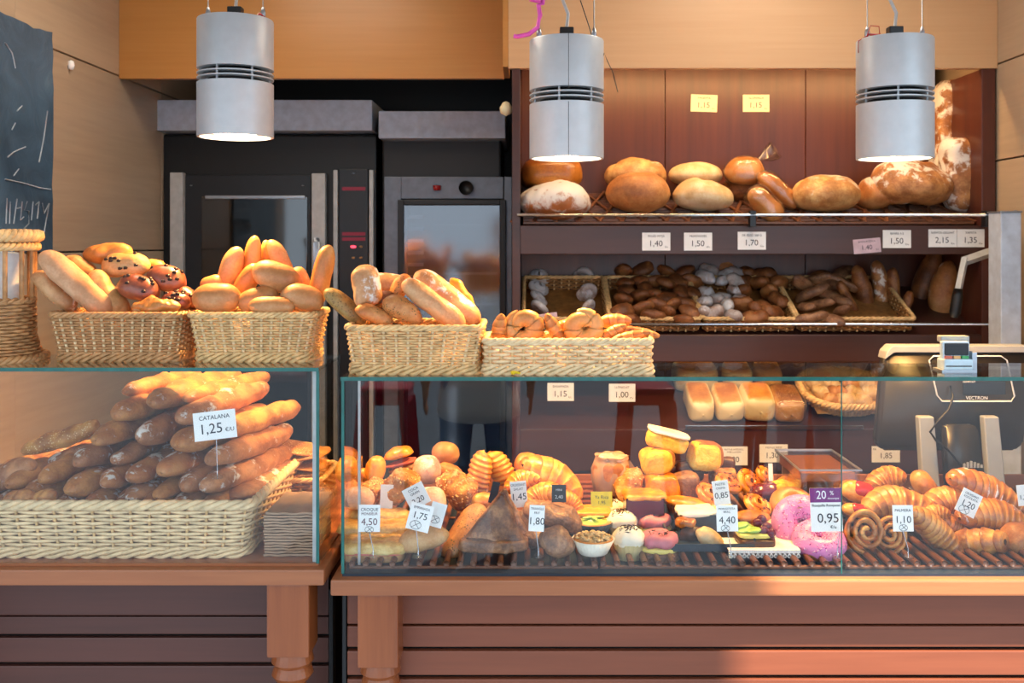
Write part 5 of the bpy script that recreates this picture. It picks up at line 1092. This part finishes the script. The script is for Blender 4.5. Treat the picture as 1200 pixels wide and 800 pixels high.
def chocroll(label, u, v, L, T, Y, a, yaw):
    s = Y/F; o = R(label, u, v, Y, L, T, a, 'croi', yaw=yaw, name='chocolate_roll', cat='pastry', group='chocolate rolls at the tray front', fn=croiss, arc=.5, nseg=2, tip=.75, step=.2)
    for x in (-1,): local('chocolate_stick', xf(tube([(-L*.5*s, 0, 0), (-L*.40*s, 0, 0)], .0062, 10), Matrix.Translation((0, -.002, .003))), 'choc', o)
    return o
chocroll('glazed chocolate roll with a dark stick end at the front', 1146, 634, 62, 34, 2.33, 14, -35); chocroll('chocolate roll half hidden behind the front one', 1172, 628, 48, 28, 2.42, 10, 40)
C('dark chocolate topping piece behind the front chocolate roll', 1142, 614, 34, 16, 'brownp', Y=2.42, name='chocolate_piece')
gt = C('round brown tart with green filling cut by the picture edge', 1196, 634, 50, 46, 'cakecrust', Y=2.35, name='green_tart', cat='tart', W=46); s = 2.35/F; local('green_filling', pod(20*s, 12*s, 22*s, 2.3, 2.3, .03), 'green', gt, (2*s, -20*s, 2*s))
dl2 = put('white_napkin', rough_md(box(-.035, .035, -.03, .03, -.001, .001), .0, 1), M['paper_white'], 'white lacy napkin under the sugared croissants', 'napkin', P(1192, 612, 2.40), -30, 0, 50)

# --- almond flakes and crumbs on the crusted pastries
for o in list(bpy.data.objects):
    if o.type == 'MESH' and o.parent is None and o.data.materials and o.data.materials[0] == M['granola']:
        vv = [(x.co.copy(), x.normal.copy()) for x in o.data.vertices]; rr = random.Random(len(vv)+int(o.location.x*1e4)); pk = rr.sample(vv, min(150, len(vv))); it = iter(pk)
        stuff('almond_flakes', bits(len(pk), lambda r: (lambda q: (q[0], q[1]))(next(it)), .0055, 3, 1.5), M['almond'], o, True)

# ---------------------------------------------------------------- price cards
def card(label, u, v, w, h, Y, lines, a=0, m='white', ink='ink', foot=None, tilt=-6, icon=None, group='price cards on wire stems', nm='price_card', stemx=0):
    s = Y/F; p = P(u, v, Y); t = root(nm, p, label, 'card', group, Rm(a, 0, tilt)); w_, h_ = w*s, h*s
    md = prism([(-w_/2, -h_/2), (w_/2, -h_/2), (w_/2, h_/2), (-w_/2, h_/2)], .0012, 0); bmv = md[0]; local('card', (np.stack([bmv[:, 0], bmv[:, 2]-.0012, bmv[:, 1]], 1), [f[::-1] for f in md[1]]), m, t, smooth=False)
    for tx, x, zq, sz, *rest in lines: text(tx, sz*h_, M[rest[0] if rest else ink], t, x*w_, zq*h_, -.0015, sx=rest[1] if len(rest) > 1 else 1.)
    if icon:
        x, zq, rr = icon; c = [(x*w_+rr*w_*math.cos(k*PI/8), -.0016, zq*h_+rr*.75*w_*math.sin(k*PI/8)) for k in range(16)]; local('drawing', join(tube(c, .0005, 4, True), tube([c[2], (x*w_, -.0016, zq*h_), c[10]], .0005, 4), tube([c[5], (x*w_, -.0016, zq*h_+.002), c[14]], .0005, 4)), 'ink', t)
    if foot:
        Ri = Rm(a, 0, tilt).inverted(); b = P(foot[0], foot[1], Y); base = Vector((b.x, Y+.004, foot[2] if len(foot) > 2 else ZR+.001))
        q = lambda V: tuple(Ri @ (Vector(V)-p)); top = Ri @ Vector((0, 0, 0))
        pts = [(stemx*w_, .001, -h_*.2), (stemx*w_, .0012, -h_*.52), q(base+Vector((0, 0, .02))), q(base)]
        stx = tube(pts, .0011, 6); local('stem', stx, 'chrome', t); local('foot', xf(lathe([(0, 0), (.013, 0), (.012, .004), (.003, .012), (0, .012)], 14), Matrix.Translation(Ri @ (base-p)) @ Ri.to_3x3().to_4x4()), 'acrylic', t)
    return t
Yc = 2.235
card('leaning white card reading Catalana 1,25 stuck on the baguettes', 252, 498, 50, 33, 2.245, [('CATALANA', 0, .28, .21), ('1,25', -.1, -.12, .5), ('€/U', .34, -.2, .2)], 7, foot=(254, 540, P(0, 560, 2.25).z))
card('white card reading 4,50 before the gratin toasts', 433, 607, 25, 31, Yc, [('CROQUE', 0, .32, .16), ('MONSIEUR', 0, .16, .14, 'inkred', .9), ('4,50', 0, -.14, .36, 'inkred')], 0, foot=(437, 668), icon=(.0, -.42, .2))
card('blank white card behind the 4,50 card', 453, 585, 15, 34, 2.44, [], -2)
card('tilted white card reading 2,20 above the 1,75 card', 488, 581, 26, 26, 2.33, [('COCA', 0, .32, .17), ('GRAN', 0, .14, .16), ('2,20', 0, -.2, .34)], 28)
card('tilted white card reading 1,75 in front of the flat roll', 492, 606, 27, 31, Yc, [('EMPANADA', 0, .34, .13, 'ink', .9), ('1,75', 0, .05, .34)], -14, foot=(490, 668), icon=(-.1, -.3, .24))
card('small white card with a drawn roll next to the 1,75 card', 512, 603, 18, 28, 2.27, [], -16, icon=(-.05, -.2, .32))
card('white card reading 1,45 in front of the orange croissants', 608, 579, 19, 30, 2.40, [('CROISSANT', 0, .36, .13, 'ink', .85), ('SALAT', 0, .2, .13), ('1,45', 0, -.1, .36)], 5)
card('white card reading 1,80 on a wire stem beside the triangle', 629, 607, 18, 30, Yc, [('TRIANGLE', 0, .36, .13, 'ink', .85), ('FRIT', 0, .2, .12), ('1,80', 0, -.12, .38)], -3, foot=(631, 656))
card('small dark card standing in the orange croissants', 655, 578, 17, 20, 2.40, [('MINI', 0, .2, .18), ('2,40', 0, -.2, .28)], 0, 'dark', 'alum')
card('narrow dark card leaning by the ridged puffs', 579, 577, 9, 25, 2.42, [], -14, 'dark')
card('yellow card with black scribble over the layer cake', 705, 585, 25, 18, 2.43, [('Ya Rica', 0, .14, .3), ('1,95', 0, -.2, .3)], 0, 'yellow')
card('white card reading 0,85 among the danish swirls', 845, 577, 19, 28, 2.38, [('PASTIS', 0, .34, .14), ('CREMA', 0, .18, .12), ('0,85', 0, -.12, .34)], 7)
card('white card reading 4,40 on a stem before the kiwi tart', 852, 607, 25, 30, Yc, [('MONGETETA', 0, .36, .11), ('BRAÇ', 0, .24, .11), ('4,40', 0, -.08, .38)], 1, foot=(857, 668), icon=(-.1, -.38, .2))
t = card('tall white card with purple 20% band and price 0,95', 968, 597, 37, 50, Yc, [('20', -.14, .335, .27, 'inkw', .9), ('%', .2, .38, .14, 'inkw'), ('descompte', .24, .26, .06, 'inkw'), ('Rosquilla Rosquesa', 0, .1, .085), ('0,95', .05, -.2, .3), ('€/u', .2, -.4, .1)], 1, foot=(982, 668), stemx=.4)
s = Yc/F; local('purple_band', box(-18.5*s, 18.5*s, -.0014, -.0011, 8.5*s, 25*s), 'purple', t, smooth=False)
for ch in t.children:
    if ch.type == 'FONT': ch.location.y = -.0018
card('white card reading 1,10 on a stem before the palmier', 1058, 607, 24, 30, Yc, [('PALMERA', 0, .3, .15), ('1,10', 0, -.06, .38)], 0, foot=(1065, 667), icon=(.0, -.36, .2))
card('tilted white card reading 1,20 on the sugared croissants', 1135, 589, 25, 28, 2.36, [('CROISSANT', 0, .34, .13, 'ink', .9), ('XOCOLATA', 0, .2, .13, 'ink', .9), ('1,20', 0, -.08, .36)], -27, icon=(-.08, -.34, .26))
card('pale card cut by the picture edge near the napkin', 1200, 580, 16, 24, 2.42, [('1,30', 0, -.1, .3)], 4)
card('small white card standing on edge behind the dark wrapper', 903, 553, 5, 20, 2.62, [], 0)
GCB = 'price cards on the cabinet'
def ccard(label, u, v, w, h, Y, top, price, m='white', a=0):
    return card(label, u, v, w, h, Y-.0015, [(top, 0, .3, .17, 'ink', .95), (price, -.02, -.12, .46), ('€/u', .36, -.3, .13)], a, m, tilt=0, group=GCB)
ccard('cream card reading 1,15 on the back panel, nearer the middle lamp', 825, 121, 31, 20, BY, 'PAGESETA', '1,15', 'cream', -2); ccard('cream card reading 1,15 on the back panel, farther from the middle lamp', 886, 121, 31, 20, BY, 'ALZINENCA', '1,15', 'cream')
ccard('white card reading 1,40 under the brown round loaf', 769, 283, 33, 21, CY, 'PAGÈS MITJÀ', '1,40'); ccard('white card reading 1,50 under the pale oval cobs', 818, 283, 33, 21, CY, 'MUNTANYÈS', '1,50'); ccard('white card reading 1,70 by the rail bracket', 881, 282, 33, 21, CY, 'DE SEGÓ 500 G', '1,70')
ccard('tilted lilac card reading 1.40 on the upper shelf front', 1016, 288, 32, 17, CY, 'BARRA RÚSTICA', '1.40', 'pinkcard', 5); ccard('white card reading 1,50 beside the tilted lilac card', 1051, 280, 33, 21, CY, 'BARRA 1/2', '1,50')
ccard('white card reading 2,15 joined to the 1,35 card', 1104.5, 279, 33, 21, CY, 'XAPATA GEGANT', '2,15'); ccard('white card reading 1,35 at the end of the upper shelf', 1137.5, 279, 32, 21, CY, 'XAPATA', '1,35')
ccard('card on the middle shelf front seen through glass under the low pale basket', 657, 459, 31, 21, CY+.02, 'ENSAÏMADA', '1,15'); ccard('card on the middle shelf front seen through glass above the wrapped muffin', 729, 460, 31, 21, CY+.02, 'LLONGUET', '1,00')
card('white card reading 1,80 on the lower shelf front behind the cakes', 860, 534, 32, 22, CY-.0015, [('MOTLLE INTEGRAL', 0, .34, .12), ('AMB LLAVORS', 0, .2, .12), ('1,80', -.05, -.2, .42)], 0, tilt=0, group=GCB)
card('white card reading 1,30 on the lower shelf front', 906.5, 531, 33, 21, CY-.0015, [('MOTLLE PETIT', 0, .32, .14), ('1,30', -.06, -.12, .44), ('€/u', .34, -.2, .14)], 0, tilt=0, group=GCB); card('white card reading 1,85 on the lower shelf front under the till', 1038, 532, 33, 19, CY-.0015, [('PA', -.4, .3, .16), ('1,85', 0, -.1, .48)], 0, tilt=0, group=GCB)

# ---------------------------------------------------------------- till on its stand, card reader
ps = root('till', P(1130, 590, 2.84), 'large dark point of sale screen seen from behind on pale legs', 'till'); ps.location.z = .806; WLOC[ps.name] = Vector(ps.location)
Yp = 2.78; M['till'] = plain('till_plastic', '2c2825', .35, 0, .05); M['till_grey'] = plain('till_grey', '9ea09f', .4, 0, .04)
def outline(pts, Y): return [(P(u, 0, Y).x, P(0, v, Y).z) for u, v in pts]
pts = outline([(1032, 545), (1029, 532), (1036, 418), (1042, 409), (1052, 405), (1205, 405), (1215, 410), (1212, 420), (1196, 520), (1190, 528), (1176, 528), (1040, 550)][:0]+[(1035, 528), (1028, 519), (1037, 418), (1044, 410), (1206, 410), (1214, 418), (1200, 520), (1190, 528)], Yp)
md = prism(pts, .045, .006, 2); v = md[0]; mk('screen_housing', (np.stack([v[:, 0], Yp+.045-v[:, 2], v[:, 1]], 1), md[1]), M['till'], ps)
pts = outline([(1037, 421), (1039, 412), (1046, 405), (1206, 405), (1213, 412), (1213, 421), (1207, 413), (1048, 413)], Yp-.004); md = prism(pts, .06, .002, 1); v = md[0]; mk('top_bezel', (np.stack([v[:, 0], Yp+.054-v[:, 2], v[:, 1]], 1), md[1]), M['till_grey'], ps, smooth=False)
fr_ = outline([(1094, 417), (1089, 422), (1098, 463), (1104, 470), (1185, 470), (1189, 464), (1180, 422), (1173, 417)], Yp-.002); c = [(x, Yp-.002, zq) for x, zq in fr_]
mk('frame_line', tube(c, .0024, 6, True), M['white'], ps)
mk('inner_panel', box(P(1128, 0, Yp).x, P(1178, 0, Yp).x, Yp-.003, Yp, P(0, 462, Yp).z, P(0, 447, Yp).z, .001), M['dark'], ps, smooth=False)
for tx, u, v, sz in (('VECTRON', 1144, 466, .0135), ('FEINKOST', 1135, 447, .008)): o = text(tx, sz, M['white'], ps, P(u, 0, Yp).x-ps.location.x, P(0, v, Yp).z-ps.location.z, Yp-.004-ps.location.y)
for (ua, ub, uc, ud) in ((1076, 1094, 1103, 1082), (1152, 1170, 1180, 1160)):
    md = prism(outline([(ua, 488), (ub, 488), (uc, 592), (ud, 592)], Yp-.03), .03, .003, 1); v = md[0]; mk('stand_leg', (np.stack([v[:, 0], Yp-.005-v[:, 2], v[:, 1]], 1), md[1]), M['till_grey'], ps, smooth=False)
md = prism(outline([(1106, 502), (1110, 498), (1142, 498), (1147, 502), (1160, 592), (1112, 592)], Yp-.02), .03, .005, 2); v = md[0]; mk('stand_back', (np.stack([v[:, 0], Yp+.012-v[:, 2], v[:, 1]], 1), md[1]), M['till'], ps)
mk('foot', box(P(1070, 0, Yp).x, P(1190, 0, Yp).x, Yp-.06, Yp+.1, .808, .822, .004), M['till'], ps)
for k in range(6): mk('status_mark', box(P(1125+k*4, 0, Yp).x, P(1127.6+k*4, 0, Yp).x, Yp-.022, Yp-.019, P(0, 546, Yp).z, P(0, 538+abs(k-2)*1.5, Yp).z), M['till_grey'], ps, smooth=False)
mk('cable', tube([P(1114, 452, Yp-.01), P(1117, 465, Yp-.03), P(1112, 480, Yp-.05), P(1100, 492, Yp-.06), P(1090, 506, Yp-.06), P(1097, 516, Yp-.06), P(1112, 528, Yp-.05), P(1126, 545, Yp-.045), P(1134, 565, Yp-.04)], .0034, 8), M['black'], ps)
rd = root('card_reader', P(1122, 438, 2.28), 'pale blue card reader with a dark screen standing on the glass top', 'card reader'); rd.location.z = TR; WLOC[rd.name] = Vector(rd.location)
Yr = 2.29; s = Yr/F; M['reader'] = plain('reader_shell', 'bcd2de', .3, .1)
def bx2(nm, u0, u1, v0, v1, dy0, dy1, m, b=.002): a, c = P(u0, v1, Yr), P(u1, v0, Yr); mk(nm, box(a.x, c.x, Yr+dy0, Yr+dy1, a.z, c.z, b), M[m], rd, smooth=False)
bx2('body', 1104, 1138, 420, 433, -.012, .03, 'reader', .004); bx2('back_shell', 1105, 1137, 400, 422, .002, .02, 'reader', .004); bx2('screen', 1107, 1135, 402, 416, -.002, .003, 'dark')
M['kr'] = plain('red_key', 'd0664e', .4); M['ko'] = plain('orange_key', 'e0a868', .4); M['kg'] = plain('green_key', '3f9f5c', .4)
for k, m in enumerate(('kr', 'ko', 'kg')): bx2('key', 1107+k*9.6, 1115+k*9.6, 416.6, 420, -.006, .002, m, .001)
bx2('card_slot', 1106, 1136, 427.6, 428.8, -.0135, -.011, 'dark', 0); bx2('base', 1101, 1142, 432.5, 436, -.014, .04, 'steel', .001); bx2('holder', 1137, 1143, 412, 433, -.01, .02, 'steel', .002); bx2('paper_roll_lid', 1107, 1141, 394.5, 402, .02, .045, 'till_grey', .003)
pt = mk('paper_scrap', rough_md(pod(.02, .014, .008, 2.5, 2.5, .2, 4), .002, 300), M['yellow']); pt.location = P(604, 436.5, 2.215); tg(pt, 'tiny crumpled yellow scrap before the low pale basket', 'paper scrap')
# ---------------------------------------------------------------- the street behind the camera, seen only as reflections in the glass
M['stool'] = plain('red_stool_paint', 'b01c30', .35); M['jeans'] = plain('blue_jeans', '6486ae', .8, 0, .2, 60, .3); M['lightjeans'] = plain('pale_trousers', 'b4c4d6', .8, 0, .1); M['shirt'] = plain('pale_shirt', 'f0f4f8', .8); M['shirt2'] = plain('grey_shirt', '8a8f98', .8)
M['skin'] = plain('skin', 'c69274', .5); M['hair'] = plain('brown_hair', '3a2a20', .6); M['shoe'] = plain('dark_shoe', '24242a', .5)
for k, (x, nm) in enumerate(((-.80, 'nearest the baguette case side'), (.66, 'opposite the cakes'), (1.40, 'opposite the till'))):
    t = root('red_stool', (x, -1.08, 0), 'tall red metal stool on the pavement, '+nm, 'stool', 'red stools outside the shop')
    mk('seat', box(x-.14, x+.14, -1.22, -.94, .72, .755, .012), M['stool'], t); mk('seat_skirt', box(x-.135, x+.135, -1.215, -.945, .66, .72, .004), M['stool'], t, smooth=False)
    for sx in (-1, 1):
        for sy in (-1, 1): mk('leg', tube([(x+sx*.115, -1.08+sy*.115, .68), (x+sx*.165, -1.08+sy*.165, 0)], [.034, .026], 4), M['stool'], t, smooth=False)
def skin_md(nodes, edges, lvl=2):
    me = bpy.data.meshes.new('tmp'); me.from_pydata([n[0] for n in nodes], edges, []); ob_ = bpy.data.objects.new('tmp', me); COL.objects.link(ob_)
    ob_.modifiers.new('s', 'SKIN'); me.skin_vertices[0].data[0].use_root = True
    for i, n in enumerate(nodes): me.skin_vertices[0].data[i].radius = n[1] if isinstance(n[1], tuple) else (n[1], n[1])
    m = ob_.modifiers.new('u', 'SUBSURF'); m.levels = m.render_levels = lvl
    dg = bpy.context.evaluated_depsgraph_get(); q = bpy.data.meshes.new_from_object(ob_.evaluated_get(dg)); bpy.data.objects.remove(ob_)
    return np.array([v.co[:] for v in q.vertices]), [tuple(p.vertices) for p in q.polygons]
def person(label, x, y, face, trouser, shirt, hemz=.86):
    t = root('person', (x, y, 0), label, 'person', None, Matrix.Rotation(face, 4, 'Z'))
    N = [((0, 0, .95), (.16, .11)), ((0, .01, 1.12), (.145, .10)), ((0, .01, 1.32), (.17, .11)), ((0, 0, 1.44), (.09, .07)), ((0, -.005, 1.50), .055), ((0, -.02, 1.55), .06)]; E = [(0, 1), (1, 2), (2, 3), (3, 4), (4, 5)]
    def ch(start, pts):
        k = start
        for p, r in pts: N.append((p, r)); E.append((k, len(N)-1)); k = len(N)-1
        return k
    for s in (-1, 1):
        ch(0, [((s*.10, 0, .88), .095), ((s*.115, -.01, .5), .06), ((s*.12, .02, .28), .055), ((s*.12, .02, .09), .04), ((s*.125, -.09, .04), .04), ((s*.13, -.17, .03), .032)])
        h = ch(3, [((s*.17, 0, 1.42), .06), ((s*.21, .01, 1.28), .048), ((s*.25, .02, 1.12), .04), ((s*.26, -.02, .90), .03), ((s*.26, -.03, .86), (.02, .034)), ((s*.26, -.035, .80), (.014, .036))])
        for i, (dy, l) in enumerate(((-.028, .065), (-.009, .075), (.010, .07), (.027, .055))): ch(h, [((s*.26, -.035+dy, .785), .009), ((s*.258, -.04+dy, .785-l*.55), .0085), ((s*.25, -.048+dy, .785-l), .007)])
        ch(h-1, [((s*.25, -.07, .835), .011), ((s*.245, -.085, .80), .009)])
    v, f = skin_md(N, E); mk('body', (v, f), M['skin'], t, True)
    hd = pod(.155, .19, .235, 2.2, 2.2, .01, 3, 22, 28); hv = hd[0].copy(); hv[:, 0] *= 1-.25*np.clip(-hv[:, 2]/.12, 0, 1); mk('head', (hv+np.array([0, -.02, 1.655]), hd[1]), M['skin'], t, True)
    for s in (-1, 1): mk('eye', xf(pod(.026, .014, .013, 2, 2, 0), Matrix.Translation((s*.032, -.108, 1.66))), M['white'], t, True); mk('ear', xf(pod(.02, .035, .06, 2, 2, .05), Matrix.Translation((s*.078, -.01, 1.65))), M['skin'], t, True)
    mk('nose', xf(pod(.026, .035, .05, 2.2, 2.2, 0), Matrix.Translation((0, -.118, 1.635))), M['skin'], t, True); mk('mouth', xf(pod(.045, .012, .012, 2, 2, 0), Matrix.Translation((0, -.106, 1.592))), M['ham'], t, True)
    mk('hair', rough_md(xf(pod(.175, .205, .17, 2.1, 2.1, .05), Matrix.Translation((0, .005, 1.715))), .004, 90), M['hair'], t, True)
    T = [((0, 0, .97), (.172, .125)), ((0, 0, 1.02), (.165, .12))]; TE = [(0, 1)]
    for s in (-1, 1):
        k = 0
        for p, r in [((s*.10, 0, .86), .108), ((s*.115, -.01, .5), .078), ((s*.12, .02, .28), .072), ((s*.12, .02, .07), .066)]: T.append((p, r)); TE.append((k, len(T)-1)); k = len(T)-1
        sh = pod(.1, .27, .085, 2.6, 2.6, .02); mk('shoe', (sh[0]+np.array([s*.125, -.06, .044]), sh[1]), M['shoe'], t, True)
    mk('trousers', skin_md(T, TE), M[trouser], t, True)
    S = [((0, 0, hemz-.06), (.24, .18)), ((0, 0, hemz+.02), (.225, .165)), ((0, .01, 1.1), (.17, .125)), ((0, .01, 1.32), (.19, .13)), ((0, 0, 1.42), (.12, .09)), ((0, 0, 1.46), .07)]; SE = [(0, 1), (1, 2), (2, 3), (3, 4), (4, 5)]
    for s in (-1, 1):
        k = 4
        for p, r in [((s*.175, 0, 1.41), .078), ((s*.215, .01, 1.28), .064), ((s*.25, .02, 1.13), .056)]: S.append((p, r)); SE.append((k, len(S)-1)); k = len(S)-1
    mk('shirt', skin_md(S, SE), M[shirt], t, True); return t
person('standing person in dark blue jeans and a pale shirt, reflected in the pastry case', -.25, -.42, PI, 'jeans', 'shirt', .72)
person('standing person in pale blue trousers, reflected beside the round roll basket', 1.48, -.75, PI-.3, 'lightjeans', 'shirt2', .80)

# ---------------------------------------------------------------- lettering becomes mesh
dg = bpy.context.evaluated_depsgraph_get()
new = [(o, bpy.data.meshes.new_from_object(o.evaluated_get(dg))) for o in TEXTS]
for o, me in new:
    q = bpy.data.objects.new('lettering', me); COL.objects.link(q); q.parent = o.parent; q.location = o.location; q.rotation_euler = o.rotation_euler; q.scale = o.scale
    if not me.materials: me.materials.append(o.data.materials[0])
    bpy.data.objects.remove(o)
for i, o in enumerate([o for o in bpy.data.objects if o.name.startswith('lettering')]): pass
